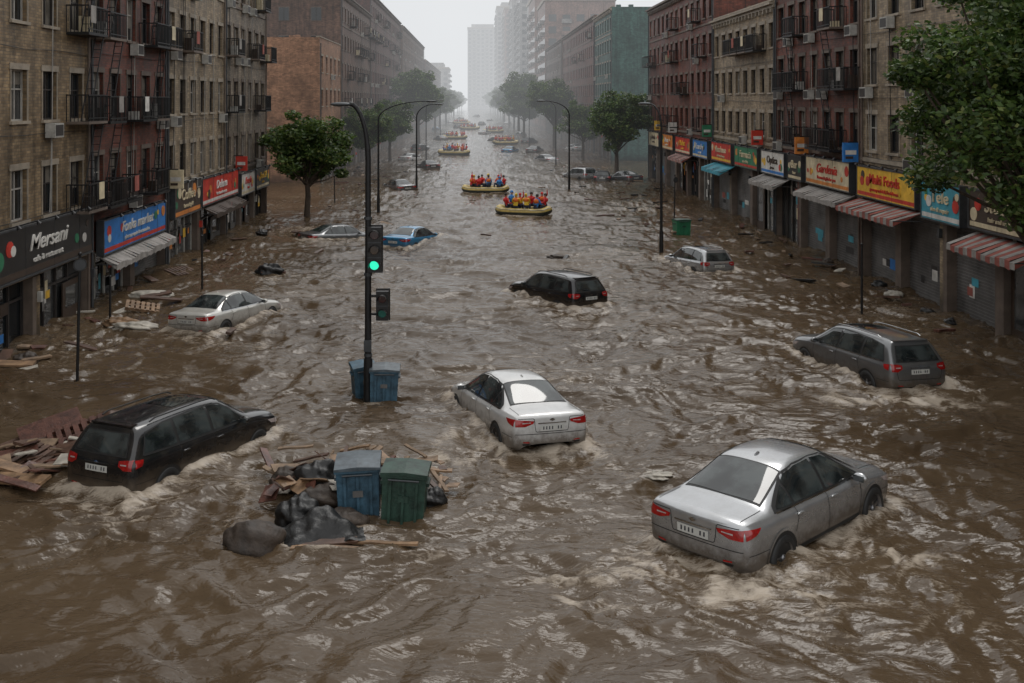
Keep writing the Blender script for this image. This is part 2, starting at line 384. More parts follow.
def awning(side,Y0,Y1,z1,drop,out,m):
    F=LX if side<0 else RX; mb=MB()
    def P(s,z,o): return (F-side*o,s,z)
    n=int((Y1-Y0)/.3)
    for i in range(n):
        a=Y0+(Y1-Y0)*i/n; b=Y0+(Y1-Y0)*(i+1)/n
        k=m if i%2 else ('awn2' if m=='awn' else m)
        sg=.05*math.sin(i*.9)
        mb.face([P(a,z1,.12),P(b,z1,.12),P(b,z1-drop+sg,out),P(a,z1-drop+sg,out)],k)
        mb.face([P(a,z1-drop+sg,out),P(b,z1-drop+sg,out),P(b,z1-drop-.22,out),P(a,z1-drop-.22-.05*(i%2),out)],k)
    for s in (Y0,Y1):
        mb.face([P(s,z1,.12),P(s,z1-drop,out),P(s,z1-drop-.2,out)],m); mb.cyl(P(s,z1-drop,.1),P(s,z1-drop,out),.02,.02,6,'steel')
    mb.build('shop_awning')
sign(-1,30.2,38.0,2.25,3.85,'blackp','white','Mersani','cafe & restaurant','dbrown')
sign(-1,24.9,29.6,2.25,3.85,'dbrown','creamp','Bakery')
sign(-1,39.2,47.0,1.9,3.2,'bluep','white','Fonka market','phones repair & accessories','redp')
sign(-1,48.5,53.0,2.2,3.8,'dbrown','creamp','Coffee','bar and grill','orangep')
sign(-1,53.4,61.4,2.3,3.7,'redp','white','Deluxe','furniture & carpets','white')
sign(-1,62.3,66.0,2.0,3.3,'white','redp','Fresh','fruit'); sign(-1,66.6,70.6,2.0,3.3,'blackp','yellow','Taxi 24','call us')
awning(-1,39.2,47.0,1.85,.35,.9,'awn2'); awning(-1,54,61,2.2,.4,1.0,'dbrown')
sign(1,39.9,45.9,3.65,4.95,'yellow','redp','Multi Foods','grocery and deli, fresh bread','redp')
sign(1,36.2,39.3,3.4,4.8,'cyan','creamp','Tele','sim & repair','white')
sign(1,31.4,35.5,3.5,4.8,'dbrown','creamp','Studio','hair and nails')
sign(1,24,30,3.5,4.9,'creamp','dbrown','Hardware')
sign(1,46.9,53.0,3.65,5.0,'creamp','redp','Gardenia','flowers & gifts for you','orangep')
sign(1,53.8,56.1,3.6,4.9,'blackp','creamp','Bar','beer')
sign(1,56.8,61.3,3.6,4.9,'white','dbrown','Optica','glasses','bluep')
sign(1,62.2,67.6,3.6,4.9,'greenp','creamp','Farmacia','open all day','redp')
sign(1,68.6,74.2,3.6,4.9,'redp','creamp','Pizza house','eat in or take away','yellow')
sign(1,75.6,80.6,3.5,4.8,'bluep','white','Laundry'); sign(1,81.7,87.6,3.5,4.8,'redp','yellow','Market'); sign(1,88.8,94.6,3.5,4.8,'orangep','white','Shoes'); sign(1,95.6,101.,3.5,4.8,'creamp','dbrown','Books')
awning(1,39.7,46,3.5,.35,1.35,'awn'); awning(1,56.6,61.6,3.45,.4,1.1,'awn2'); awning(1,46.8,53,3.5,.35,1.1,'awn2'); awning(1,68.5,74,3.4,.4,1.2,'cyan'); awning(1,31,35.5,3.3,.4,1.2,'awn'); awning(1,81.7,87.6,3.4,.4,1.1,'awn')
for side,Y,z,m1 in ((1,46.45,5.5,'bluep'),(1,61.8,5.6,'redp'),(1,75.2,5.6,'greenp'),(-1,48.3,4.1,'creamp'),(-1,61.8,4.0,'redp'),(1,95.2,5.5,'yellow'),(1,88.2,5.5,'white'),(1,53.4,5.5,'orangep')):
    F=LX if side<0 else RX; mb=MB(); a,b=sorted((F-side*.15,F-side*.85)); mb.box(a,b,Y-.08,Y+.08,z-.4,z+.5,m1); mb.box(a+.1,b-.1,Y-.1,Y-.083,z-.05,z+.15,'white'); mb.box(a+.1,b-.25,Y-.1,Y-.083,z-.25,z-.13,'dbrown')
    a,b=sorted((F,F-side*.6)); mb.box(a,b,Y-.02,Y+.02,z+.5,z+.56,'iron'); mb.build('projecting_shop_sign')

# ---------------------------------------------------------------- trees
leafA,nt,b=newmat('leaves')
g=N(nt,'ShaderNodeNewGeometry')
oi=ramp(nt,g.outputs['Random Per Island'],[(0,(.035,.07,.018)),(.5,(.07,.125,.028)),(.85,(.12,.175,.04)),(1,(.18,.20,.055))])
cl_=ramp(nt,noise_out(nt,g.outputs['Position'],.9,3),[(.35,.55),(.65,1.3)]); oi=mixc(nt,1.,oi,cl_,'MULTIPLY')
nt.links.new(oi,b.inputs['Base Color']); b.inputs['Roughness'].default_value=.45
tr=N(nt,'ShaderNodeBsdfTranslucent'); nt.links.new(oi,tr.inputs[0]); ms=N(nt,'ShaderNodeMixShader'); ms.inputs[0].default_value=.35
nt.links.new(b.outputs[0],ms.inputs[1]); nt.links.new(tr.outputs[0],ms.inputs[2]); nt.links.new(ms.outputs[0],nt.nodes['Material Output'].inputs[0])
M['leaf']=leafA; M['bark']=simple('bark',(.07,.052,.038),.9,var=.4,scale=5,bump=.6)
def tree_mesh(name,H,trunk,rad,nleaf,ls,seed,K=60):
    rng=np.random.RandomState(seed)
    want=np.array(rad); zc=H-rad[2]
    dirs=rng.normal(size=(K,3)); dirs/=np.linalg.norm(dirs,axis=1)[:,None]
    rr=rng.uniform(.35,.98,K)
    cl=dirs*rr[:,None]*want*rng.uniform(.74,1.16,K)[:,None]*.88+np.array([0,0,zc])
    crs=rng.uniform(.13,.29,K)*rad[0]
    idx=rng.randint(0,K,nleaf)
    dd=rng.normal(size=(nleaf,3)); dd/=np.linalg.norm(dd,axis=1)[:,None]
    pos=cl[idx]+dd*(crs[idx]*rng.uniform(.35,1.2,nleaf)**.7)[:,None]*np.array([1,1,.65])
    n=len(pos)
    a=rng.normal(size=(n,3)); a[:,2]*=.6; a/=np.linalg.norm(a,axis=1)[:,None]
    b_=rng.normal(size=(n,3)); b_=np.cross(a,b_); b_/=np.linalg.norm(b_,axis=1)[:,None]
    s=ls*rng.uniform(.6,1.3,n)[:,None]
    V=np.stack([pos-a*s,pos+b_*s*.5,pos+a*s,pos-b_*s*.5],1).reshape(-1,3)
    mb3=MB(); mb3.cyl((0,0,-1.2),(0,0,.3),trunk*1.25,trunk,9,'bark'); mb3.pipe([(0,0,.3),(.06,.03,H*.2),(0,0,H*.33),(.05,0,H*.55)],[trunk,trunk*.85,trunk*.7,trunk*.3],9,'bark')
    for k in range(K):
        st=Vector((0,0,H*.25+rng.uniform(0,H*.28))); en=Vector(cl[k]); mid=(st+en)/2+Vector((0,0,-.15)); mb3.pipe([st,mid,en],[trunk*.35,trunk*.22,trunk*.08],5,'bark')
    b3=mb3.mesh('tmp')
    allv=[tuple(v.co) for v in b3.vertices]; allf=[tuple(p.vertices) for p in b3.polygons]
    nb=len(allf); o=len(allv); allv+=V.tolist(); allf+=[(o+4*i,o+4*i+1,o+4*i+2,o+4*i+3) for i in range(n)]
    me=D.meshes.new(name); me.from_pydata(allv,[],allf); me.materials.append(M['bark']); me.materials.append(M['leaf'])
    mi=np.zeros(len(allf),dtype=np.int32); mi[nb:]=1; me.polygons.foreach_set('material_index',mi); me.update()
    return me
tA=tree_mesh('tree',7.5,.2,(3.3,3.3,3.0),16000,.14,1,75); tB=tree_mesh('tree',9.2,.24,(4.0,3.8,3.4),14000,.18,2,70)
tC=tree_mesh('tree',13.8,.28,(4.5,4.3,5.1),64000,.10,5,125)
obj('deciduous_tree',tA,(-11.4,67.5,0),(0,0,0),(1.05,1.05,1)); obj('deciduous_tree',tB,(14.5,102,0),(0,0,1))
obj('deciduous_tree',tC,(15.3,26.6,-.1),(0,0,.6))
obj('deciduous_tree',tB,(-11.2,131,0),(0,0,2),(.9,.9,.9)); obj('deciduous_tree',tB,(-10,176,0),(0,0,3),(1.4,1.4,1.5)); obj('deciduous_tree',tA,(-12,112,0),(0,0,2.5),(1,1,1.05))
obj('deciduous_tree',tB,(13.5,170,0),(0,0,4),(1.2,1.2,1.3)); obj('deciduous_tree',tA,(10.5,215,0),(0,0,5),(1.5,1.5,1.6)); obj('deciduous_tree',tA,(14.6,135,0),(0,0,5),(1.1,1.1,1.1))
row=empty('distant_tree_row')
for i in range(26):
    y=235+i*22+U(-4,4); sx=-1 if i%2 else 1
    obj('tree_in_row',tA if i%3 else tB,(sx*U(9.5,13),y,0),(0,0,U(0,6)),(U(1.2,1.6),)*2+(U(1.3,1.7),),row)

# ---------------------------------------------------------------- cars
def paint(name,col,metal=.5,rough=.28):
    m,nt,b=newmat(name)
    tc=N(nt,'ShaderNodeTexCoord'); s=N(nt,'ShaderNodeSeparateXYZ'); nt.links.new(tc.outputs['Object'],s.inputs[0])
    f=noise_out(nt,tc.outputs['Object'],6,6,.7)
    a=N(nt,'ShaderNodeMath',operation='MULTIPLY_ADD'); nt.links.new(f,a.inputs[0]); a.inputs[1].default_value=-.5; nt.links.new(s.outputs[2],a.inputs[2])
    mud=ramp(nt,a.outputs[0],[(.20,.85),(.50,0.)])
    c=mixc(nt,mud,col,(.085,.06,.038))
    spots=ramp(nt,noise_out(nt,tc.outputs['Object'],2.2,6,.75),[(.48,0.),(.75,.25)])
    c=mixc(nt,spots,c,(.13,.105,.08))
    nt.links.new(c,b.inputs['Base Color']); b.inputs['Metallic'].default_value=metal
    r=mixc(nt,mud,(rough,)*3,(.7,)*3); nt.links.new(r,b.inputs['Roughness'])
    b.inputs['Coat Weight'].default_value=.8; b.inputs['Coat Roughness'].default_value=.05
    vo=N(nt,'ShaderNodeTexVoronoi'); vo.inputs['Scale'].default_value=55; nt.links.new(tc.outputs['Object'],vo.inputs['Vector'])
    dr=ramp(nt,vo.outputs['Distance'],[(0.,1.),(.28,0.)]); bn=N(nt,'ShaderNodeBump'); bn.inputs['Strength'].default_value=.15; bn.inputs['Distance'].default_value=.004
    nt.links.new(dr,bn.inputs['Height']); nt.links.new(bn.outputs[0],b.inputs['Coat Normal'])
    return m
P_={'silver':paint('silver_car_paint',(.45,.46,.47),.65,.24),'white':paint('pearl_white_car_paint',(.62,.62,.61),.15),'black':paint('black_car_paint',(.008,.009,.011),.2,.22),
 'grey':paint('grey_car_paint',(.17,.175,.18),.6),'blue':paint('blue_car_paint',(.03,.22,.42),.3),'champ':paint('champagne_car_paint',(.58,.57,.53),.25)}
CG,nt,b=newmat('car_glass'); b.inputs['Roughness'].default_value=.04; b.inputs['Specular IOR Level'].default_value=.9
tc=N(nt,'ShaderNodeTexCoord'); nt.links.new(mixc(nt,ramp(nt,noise_out(nt,tc.outputs['Object'],1.7,3),[(.42,0.),(.6,1.)]),(.012,.015,.016),(.05,.06,.06)),b.inputs['Base Color'])
TL=simple('red_tail_lamp_lens',(.32,.008,.008),.12,var=.4,scale=22,coat=1); TW=simple('clear_lamp_lens',(.42,.36,.35),.1,var=.3,scale=20,coat=1)
RB=simple('black_rubber',(.015,.015,.015),.6); PL=simple('number_plate_white',(.5,.5,.47),.4,var=.1); RIM=simple('alloy_rim',(.25,.25,.26),.3,.9); SEAM=simple('panel_gap',(.008,.008,.008),.8)
CHR=simple('chrome_trim',(.5,.51,.52),.15,1.); TXT=simple('plate_print',(.03,.03,.04),.5)
SED=[
(-2.32,.75,.42,.58,.80,(.70,.90),(.62,.955),(.36,.975),.98,.0),
(-2.25,.855,.28,.56,.86,(.79,.965),(.70,1.015),(.40,1.035),1.04,.02),
(-2.02,.895,.24,.56,.88,(.825,.975),(.72,1.02),(.42,1.035),1.038,0),
(-1.66,.91,.24,.56,.88,(.84,.975),(.70,1.035),(.42,1.055),1.06,0),
(-1.55,.91,.24,.56,.88,(.84,.975),(.68,1.075),(.42,1.10),1.108,0),
(-.80,.91,.24,.56,.88,(.84,.965),(.60,1.375),(.40,1.43),1.445,0),
(-.62,.91,.24,.56,.88,(.84,.96),(.605,1.40),(.41,1.455),1.468,0),
(-.1,.91,.24,.56,.87,(.84,.955),(.62,1.415),(.42,1.47),1.485,0),
(.38,.91,.24,.56,.86,(.84,.945),(.605,1.375),(.41,1.43),1.445,0),
(.55,.91,.24,.56,.86,(.84,.94),(.61,1.32),(.41,1.38),1.395,0),
(1.18,.905,.24,.56,.85,(.83,.93),(.72,1.0),(.45,1.045),1.055,0),
(1.32,.905,.24,.56,.84,(.825,.92),(.72,.965),(.44,.995),1.005,0),
(1.95,.88,.24,.54,.76,(.78,.83),(.68,.88),(.4,.905),.91,0),
(2.2,.81,.26,.5,.68,(.69,.73),(.60,.77),(.36,.79),.80,0),
(2.32,.66,.32,.48,.60,(.56,.63),(.50,.655),(.30,.67),.675,0)]
WAG=[
(-2.30,.77,.42,.60,.86,(.73,.98),(.62,1.40),(.42,1.47),1.48,.30),
(-2.22,.87,.28,.58,.90,(.81,1.0),(.645,1.46),(.44,1.525),1.535,.28),
(-2.0,.90,.24,.58,.91,(.84,1.0),(.66,1.48),(.44,1.54),1.55,.14),
(-1.5,.915,.24,.58,.91,(.85,1.0),(.67,1.50),(.45,1.56),1.57,.02),
(-.8,.915,.24,.58,.91,(.85,.99),(.675,1.52),(.45,1.58),1.59,0),
(-.1,.915,.24,.58,.90,(.85,.985),(.67,1.52),(.45,1.58),1.59,0),
(.42,.915,.24,.58,.89,(.85,.975),(.65,1.47),(.43,1.53),1.54,0),
(.58,.915,.24,.58,.89,(.85,.97),(.65,1.41),(.43,1.48),1.49,0),
(1.15,.91,.24,.58,.89,(.845,.97),(.73,1.06),(.46,1.11),1.12,0),
(1.3,.91,.24,.58,.88,(.84,.965),(.73,1.02),(.45,1.055),1.065,0),
(1.95,.885,.24,.56,.82,(.79,.90),(.69,.95),(.41,.975),.985,0),
(2.2,.82,.26,.52,.74,(.71,.80),(.62,.85),(.37,.87),.88,0),
(2.32,.68,.32,.50,.64,(.58,.68),(.52,.71),(.32,.73),.735,0)]
def shell(st):
    bm=bmesh.new(); S=[]
    cr=bm.edges.layers.float.new('crease_edge')
    for sgn in (1,-1):
        Lc=[]
        for (x,hw,zb,zm,z3,r4,r5,r6,z7,ln) in st:
            rr=[(.82*hw,zb,0),(.965*hw,zb+.07,0),(hw,zm,0),(.985*hw,z3,0),(r4[0],r4[1],ln*.05),(r5[0],r5[1],ln),(r6[0],r6[1],ln*1.04),(0,z7,ln*1.06)]
            Lc.append([(x+d,sgn*y,z) for (y,z,d) in rr])
        S.append(Lc)
    n=len(st); V=[[[None]*8 for _ in range(n)] for _ in range(2)]
    for i in range(n):
        for r in range(8):
            V[0][i][r]=bm.verts.new(S[0][i][r]); V[1][i][r]=bm.verts.new(S[1][i][r]) if r<7 else V[0][i][7]
    for k in range(2):
        for i in range(n-1):
            for r in range(7):
                f=[V[k][i][r],V[k][i+1][r],V[k][i+1][r+1],V[k][i][r+1]]
                bm.faces.new(f if k==1 else f[::-1])
    for end in (0,n-1):
        bul=-.035 if end==0 else .06
        Cs=[]
        for r in range(6):
            p=S[0][end][r]; Cs.append(bm.verts.new((p[0]+bul,0,p[2])))
        Cs.append(V[0][end][7])
        for k in range(2):
            for r in range(6):
                f=[V[k][end][r],V[k][end][r+1],Cs[r+1],Cs[r]]
                try: bm.faces.new(f if (k==1)==(end==0) else f[::-1])
                except Exception: pass
    bm.edges.ensure_lookup_table()
    for k in range(2):
        for i in range(n-1):
            for r,c in ((4,.6),(1,.4),(3,.4)):
                e=bm.edges.get((V[k][i][r],V[k][i+1][r])); e[cr]=c
    bmesh.ops.recalc_face_normals(bm,faces=bm.faces)
    me=D.meshes.new('s'); bm.to_mesh(me); bm.free()
    o=D.objects.new('s',me); scene.collection.objects.link(o)
    m=o.modifiers.new('s','SUBSURF'); m.levels=3; m.render_levels=3
    bpy.context.view_layer.update(); dg=bpy.context.evaluated_depsgraph_get()
    r=D.meshes.new_from_object(o.evaluated_get(dg)); D.objects.remove(o)
    return r
SH={'sed':shell(SED),'wag':shell(WAG)}
BV={}
for k,me in SH.items():
    BV[k]=BVHTree.FromPolygons([v.co for v in me.vertices],[tuple(p.vertices) for p in me.polygons])
def resamp(pl,n):
    P=[Vector(p) for p in pl]; L=[0]
    for i in range(len(P)-1): L.append(L[-1]+(P[i+1]-P[i]).length)
    out=[]
    for k in range(n):
        t=L[-1]*k/(n-1); i=0
        while i<len(P)-2 and L[i+1]<t: i+=1
        s=(t-L[i])/max(1e-9,L[i+1]-L[i]); out.append(P[i].lerp(P[i+1],min(1,max(0,s))))
    return out
def proj(bv,ax,u,v,off):
    o,d={'L':((u,3,v),(0,-1,0)),'R':((u,-3,v),(0,1,0)),'B':((-5,u,v),(1,0,0)),'F':((5,u,v),(-1,0,0)),'T':((u,v,4),(0,0,-1))}[ax]
    h=bv.ray_cast(Vector(o),Vector(d))
    if h[0] is None:
        h=bv.find_nearest(Vector((u,.9 if ax=='L' else -.9,v)) if ax in 'LR' else Vector((-2.3 if ax=='B' else 2.3,u,v)))
    nn=h[1]
    if nn.dot(Vector(d))>0: nn=-nn
    return h[0]+nn*off
def patch(mb,bv,ax,bot,top,m,off=.005,nu=16,nv=6):
    B=resamp(bot,nu);T_=resamp(top,nu)
    rows=[[proj(bv,ax,*(B[i].lerp(T_[i],j/(nv-1))),off) for i in range(nu)] for j in range(nv)]
    mb.grid(rows,m,True)
def ribbon(mb,bv,ax,pl,w,m=None,off=.003,n=24):
    P=resamp(pl,n); A=[];B=[]
    for i,p in enumerate(P):
        d=(P[min(i+1,n-1)]-P[max(i-1,0)]).normalized(); q=Vector((-d.y,d.x))*w/2
        A.append(proj(bv,ax,*(p+q),off)); B.append(proj(bv,ax,*(p-q),off))
    mb.grid([A,B],m or SEAM,True)
def car(kind,name,pc,loc,head,pitch=0,roll=0,scale=1.):
    e=empty(name,loc,(0,0,0)); e.rotation_euler=(math.radians(roll),math.radians(pitch),math.radians(head)); e.scale=(scale,)*3
    key=(kind,pc)
    if key not in car.cache:
        me=SH[kind].copy(); me.materials.clear(); me.materials.append(P_[pc]); me.polygons.foreach_set('use_smooth',[True]*len(me.polygons))
        bv=BV[kind]; gl=MB(); li=MB(); tr=MB(); wh=MB(); bright=RB if pc=='black' else CHR
        for ax in 'LR':
            sg=1 if ax=='L' else -1
            if kind=='sed':
                patch(tr,bv,ax,[(-1.50,.975),(0,.955),(1.10,.945)],[(-1.44,1.05),(-.84,1.36),(-.5,1.41),(0,1.42),(.38,1.385),(1.06,.985)],RB,.004,30,7)
                ribbon(tr,bv,ax,[(-1.46,.972),(0,.950),(1.08,.942)],.018,bright,.008,30)
                for bt,tp in (([(-1.40,1.005),(-.98,.995)],[(-1.36,1.04),(-1.02,1.23)]),([(-.93,.995),(-.07,.985)],[(-.97,1.26),(-.82,1.335),(-.5,1.385),(-.10,1.395)]),([(0.0,.985),(.66,.975),(.99,.97)],[(-.03,1.395),(.32,1.365),(.60,1.21),(.97,.99)])):
                    patch(gl,bv,ax,bt,tp,CG,.009,14,7)
                sx=[[(-.05,.95),(-.02,.62),(-.04,.32)],[(.98,.93),(1.02,.7),(.95,.34)],[(-.98,.96),(-.93,.8),(-1.02,.62)],[(-.04,.33),(.95,.33)],[(-.04,.34),(-.9,.34),(-1.0,.5)]]
            else:
                patch(tr,bv,ax,[(-2.0,1.03),(-1.0,1.0),(0,.98),(1.06,.965)],[(-1.80,1.40),(-1.3,1.47),(-.6,1.50),(0,1.495),(.40,1.45),(1.02,1.03)],RB,.004,30,7)
                ribbon(tr,bv,ax,[(-1.96,1.025),(-1.0,.995),(0,.975),(1.04,.962)],.018,bright,.008,30)
                for bt,tp in (([(-1.94,1.055),(-1.08,1.03)],[(-1.80,1.37),(-1.45,1.43),(-1.12,1.455)]),([(-1.0,1.03),(-.08,1.01)],[(-1.03,1.46),(-.1,1.475)]),([(0.0,1.01),(.66,1.0),(.99,.995)],[(-.02,1.475),(.34,1.43),(.60,1.29),(.97,1.02)])):
                    patch(gl,bv,ax,bt,tp,CG,.009,14,7)
                sx=[[(-.05,.98),(-.02,.62),(-.04,.32)],[(.98,.96),(1.02,.7),(.95,.34)],[(-1.04,1.0),(-1.0,.8),(-1.06,.64)],[(-.04,.33),(.95,.33)],[(-.04,.34),(-.9,.34),(-1.0,.5)]]
                tr.pipe([(-1.6,sg*.60,1.54),(-1.45,sg*.60,1.585),(-.2,sg*.60,1.60),(.2,sg*.595,1.58),(.32,sg*.59,1.53)],.015,6,bright)
            for s in sx: ribbon(tr,bv,ax,s,.012)
            ribbon(tr,bv,ax,[(-2.2,.56),(-1.75,.56)],.01); ribbon(tr,bv,ax,[(1.72,.56),(2.2,.52)],.01)
            ribbon(tr,bv,ax,[(-.95,.36),(.95,.36)],.05,RB,.006)
            for hx in (-.9,.12):
                p=proj(bv,ax,hx+.02,.86,.02); tr.blob(p,(.11,.018,.018),P_[pc],10,6)
            for wx in (-1.38,1.42):
                arc=[(wx+.385*math.cos(t),.33+.385*math.sin(t)) for t in [math.pi*k/16 for k in range(17)]][::-1]
                patch(tr,bv,ax,[(wx-.385,.25),(wx+.385,.25)],arc,RB,.004,17,5)
                arc2=[(wx+.405*math.cos(t),.33+.405*math.sin(t)) for t in [math.pi*k/24 for k in range(25)]]; ribbon(tr,bv,ax,arc2,.035,P_[pc],.012,30)
                y0=.70;y1=.925
                def ring(y,r,n=28): return [(wx+r*math.cos(2*math.pi*k/n),sg*y,.33+r*math.sin(2*math.pi*k/n)) for k in range(n)]
                wh.grid([ring(y0,.31),ring(y0+.02,.335),ring(y1-.03,.335),ring(y1,.31),ring(y1,.235)],RB,True,True)
                wh.grid([ring(y1,.235),ring(y1-.02,.225),ring(y1-.07,.215)],RIM,True,True); wh.face(ring(y1-.075,.216),SEAM)
                for k in range(5):
                    a=2*math.pi*k/5+.3; c,s=math.cos(a),math.sin(a)
                    T=Matrix(((c,0,-s,wx),(0,1,0,sg*(y1-.05)),(s,0,c,.33),(0,0,0,1))); wh.box(.03,.215,-.012,.025,-.03,.03,RIM,T)
                wh.blob((wx,sg*(y1-.035),.33),(.055,.03,.055),RIM,12,6)
            zz=1.0 if kind=='sed' else 1.04
            tr.blob((.80,sg*1.0,zz),(.075,.12,.075),P_[pc],12,8); tr.box(.77,.83,min(sg*.85,sg*.93),max(sg*.85,sg*.93),zz-.05,zz-.01,RB)
            tr.box(.722,.735,min(sg*.92,sg*1.09),max(sg*.92,sg*1.09),zz-.045,zz+.045,CG)
            if kind=='sed':
                patch(li,bv,ax,[(-2.24,.78),(-2.04,.83)],[(-2.24,.92),(-1.92,.905)],TL,.008,10,5)
                patch(li,bv,ax,[(1.9,.66),(2.2,.60)],[(1.75,.76),(2.2,.70)],TW,.008,10,5)
                patch(li,bv,'B',[(sg*.42,.835),(sg*.60,.775),(sg*.80,.775)],[(sg*.40,.885),(sg*.60,.905),(sg*.80,.92)],TL,.008,14,6)
                patch(li,bv,'B',[(sg*.48,.848),(sg*.66,.835)],[(sg*.48,.862),(sg*.66,.858)],TW,.012,8,3)
                patch(li,bv,'F',[(sg*.42,.58),(sg*.70,.60)],[(sg*.42,.66),(sg*.76,.70)],TW,.008,12,5)
            else:
                patch(li,bv,ax,[(-2.20,.84),(-2.06,.87)],[(-2.18,.99),(-2.0,.97)],TL,.008,10,5)
                patch(li,bv,ax,[(1.9,.70),(2.2,.64)],[(1.75,.80),(2.2,.74)],TW,.008,10,5)
                patch(li,bv,'B',[(sg*.52,.88),(sg*.64,.81),(sg*.80,.81)],[(sg*.52,.97),(sg*.64,.99),(sg*.80,1.0)],TL,.008,14,6)
                patch(li,bv,'B',[(sg*.57,.90),(sg*.70,.895)],[(sg*.57,.92),(sg*.70,.92)],TW,.012,8,3)
                patch(li,bv,'F',[(sg*.42,.62),(sg*.70,.64)],[(sg*.42,.70),(sg*.76,.74)],TW,.008,12,5)
            patch(li,bv,'B',[(sg*.50,.44),(sg*.64,.45)],[(sg*.50,.465),(sg*.64,.475)],TL,.008,8,3)
            zt=1.1 if kind=='sed' else 1.08
            ribbon(tr,bv,'T',[(zt,sg*.30+.1),(zt-.25,sg*.30-.25)],.02,RB,.02)
        if kind=='sed':
            patch(tr,bv,'T',[(-1.60,-.66),(-1.60,.66)],[(-.82,-.55),(-.82,.55)],RB,.005,20,10); patch(gl,bv,'T',[(-1.56,-.625),(-1.59,0),(-1.56,.625)],[(-.86,-.525),(-.84,0),(-.86,.525)],CG,.010,20,10)
            patch(tr,bv,'T',[(1.16,-.70),(1.2,0),(1.16,.70)],[(.42,-.55),(.40,0),(.42,.55)],RB,.005,20,10); patch(gl,bv,'T',[(1.10,-.665),(1.15,0),(1.10,.665)],[(.46,-.52),(.44,0),(.46,.52)],CG,.010,20,10)
            ribbon(tr,bv,'B',[(-.74,.93),(-.40,.935),(-.38,.75),(-.36,.66),(.36,.66),(.38,.75),(.40,.935),(.74,.93)],.012,n=50)
            ribbon(tr,bv,'T',[(-2.2,-.70),(-1.66,-.70)],.01); ribbon(tr,bv,'T',[(-2.2,.70),(-1.66,.70)],.01)
            ribbon(tr,bv,'B',[(-.80,.62),(.80,.62)],.012,n=40); pz=.74
            ribbon(tr,bv,'B',[(-.32,.835),(.32,.835)],.02,bright,.012)
            ribbon(tr,bv,'T',[(1.28,-.72),(2.0,-.62),(2.2,-.4)],.01); ribbon(tr,bv,'T',[(1.28,.72),(2.0,.62),(2.2,.4)],.01)
            tr.blob((-.60,0,1.465),(.08,.014,.03),P_[pc],10,6)
        else:
            patch(tr,bv,'B',[(-.66,1.03),(.66,1.03)],[(-.52,1.41),(.52,1.41)],RB,.005,20,8); patch(gl,bv,'B',[(-.62,1.06),(.62,1.06)],[(-.5,1.385),(.5,1.385)],CG,.010,20,8)
            patch(tr,bv,'T',[(1.14,-.72),(1.18,0),(1.14,.72)],[(.46,-.58),(.44,0),(.46,.58)],RB,.005,20,10); patch(gl,bv,'T',[(1.09,-.69),(1.13,0),(1.09,.69)],[(.50,-.55),(.48,0),(.50,.55)],CG,.010,20,10)
            ribbon(tr,bv,'B',[(-.70,1.0),(-.66,.75),(-.62,.60),(.62,.60),(.66,.75),(.70,1.0)],.012,n=50); ribbon(tr,bv,'B',[(-.3,.90),(.3,.90)],.02,bright,.012); pz=.80
            ribbon(tr,bv,'B',[(0,1.08),(.34,1.14)],.02,RB,.018)
            patch(tr,bv,'T',[(-.7,-.34),(-.7,.34)],[(.2,-.34),(.2,.34)],CG,.006,10,8)
            tr.box(-1.98,-1.80,-.5,.5,1.50,1.53,P_[pc])
        patch(tr,bv,'B',[(-.27,pz-.065),(.27,pz-.065)],[(-.27,pz+.055),(.27,pz+.055)],PL,.012,10,3)
        for k in range(7):
            if k==2: continue
            y=-.20+k*.066; patch(tr,bv,'B',[(y-.014,pz-.035),(y+.014,pz-.035)],[(y-.014,pz+.03),(y+.010,pz+.03)],TXT,.015,3,3)
        patch(tr,bv,'B',[(-.062,.90),(.0,.87),(.062,.90)],[(-.062,.905),(0,.935),(.062,.905)],CHR,.014,8,4)
        patch(tr,bv,'B',[(-.62,.36),(.62,.36)],[(-.66,.43),(.66,.43)],RB,.006,14,3)
        patch(tr,bv,'F',[(-.42,.40),(.42,.40)],[(-.40,.62),(.40,.62)],RB,.008,14,5)
        car.cache[key]=[('body',me),('glass',gl.mesh('glass')),('lamps',li.mesh('lamps')),('trim',tr.mesh('trim')),('wheels',wh.mesh('wheels'))]
    for nme,me in car.cache[key]: obj(nme,me,parent=e)
    CARS.append((loc[0],loc[1],math.radians(head),scale,loc[2]))
    return e
car.cache={}; CARS=[]
car('sed','silver_sedan_car','silver',(5.80,19.0,-.34),42.5,1.0,-2,1.18)
car('sed','white_sedan_car','white',(.93,25.3,-.53),109,4,2,1.1)
car('wag','black_suv_car','black',(-6.62,22.4,-.42),65,2.5,-1,1.08)
car('wag','black_suv_car','black',(3.25,40.2,-.50),121,2,1,1.02)
car('wag','grey_station_wagon_car','grey',(11.65,29.9,-.46),105,2,1,1.08)
car('sed','white_sedan_car','champ',(-9.0,36.3,-.44),68,2,-2,1.02)
car('wag','silver_station_wagon_car','silver',(10.8,48.6,-.66),106,3,1,.97)
car('sed','blue_sedan_car','blue',(-3.55,56.6,-.66),66,3,0,1.02)
car('sed','grey_sedan_car','grey',(-8.0,58.2,-.72),40,3,0)
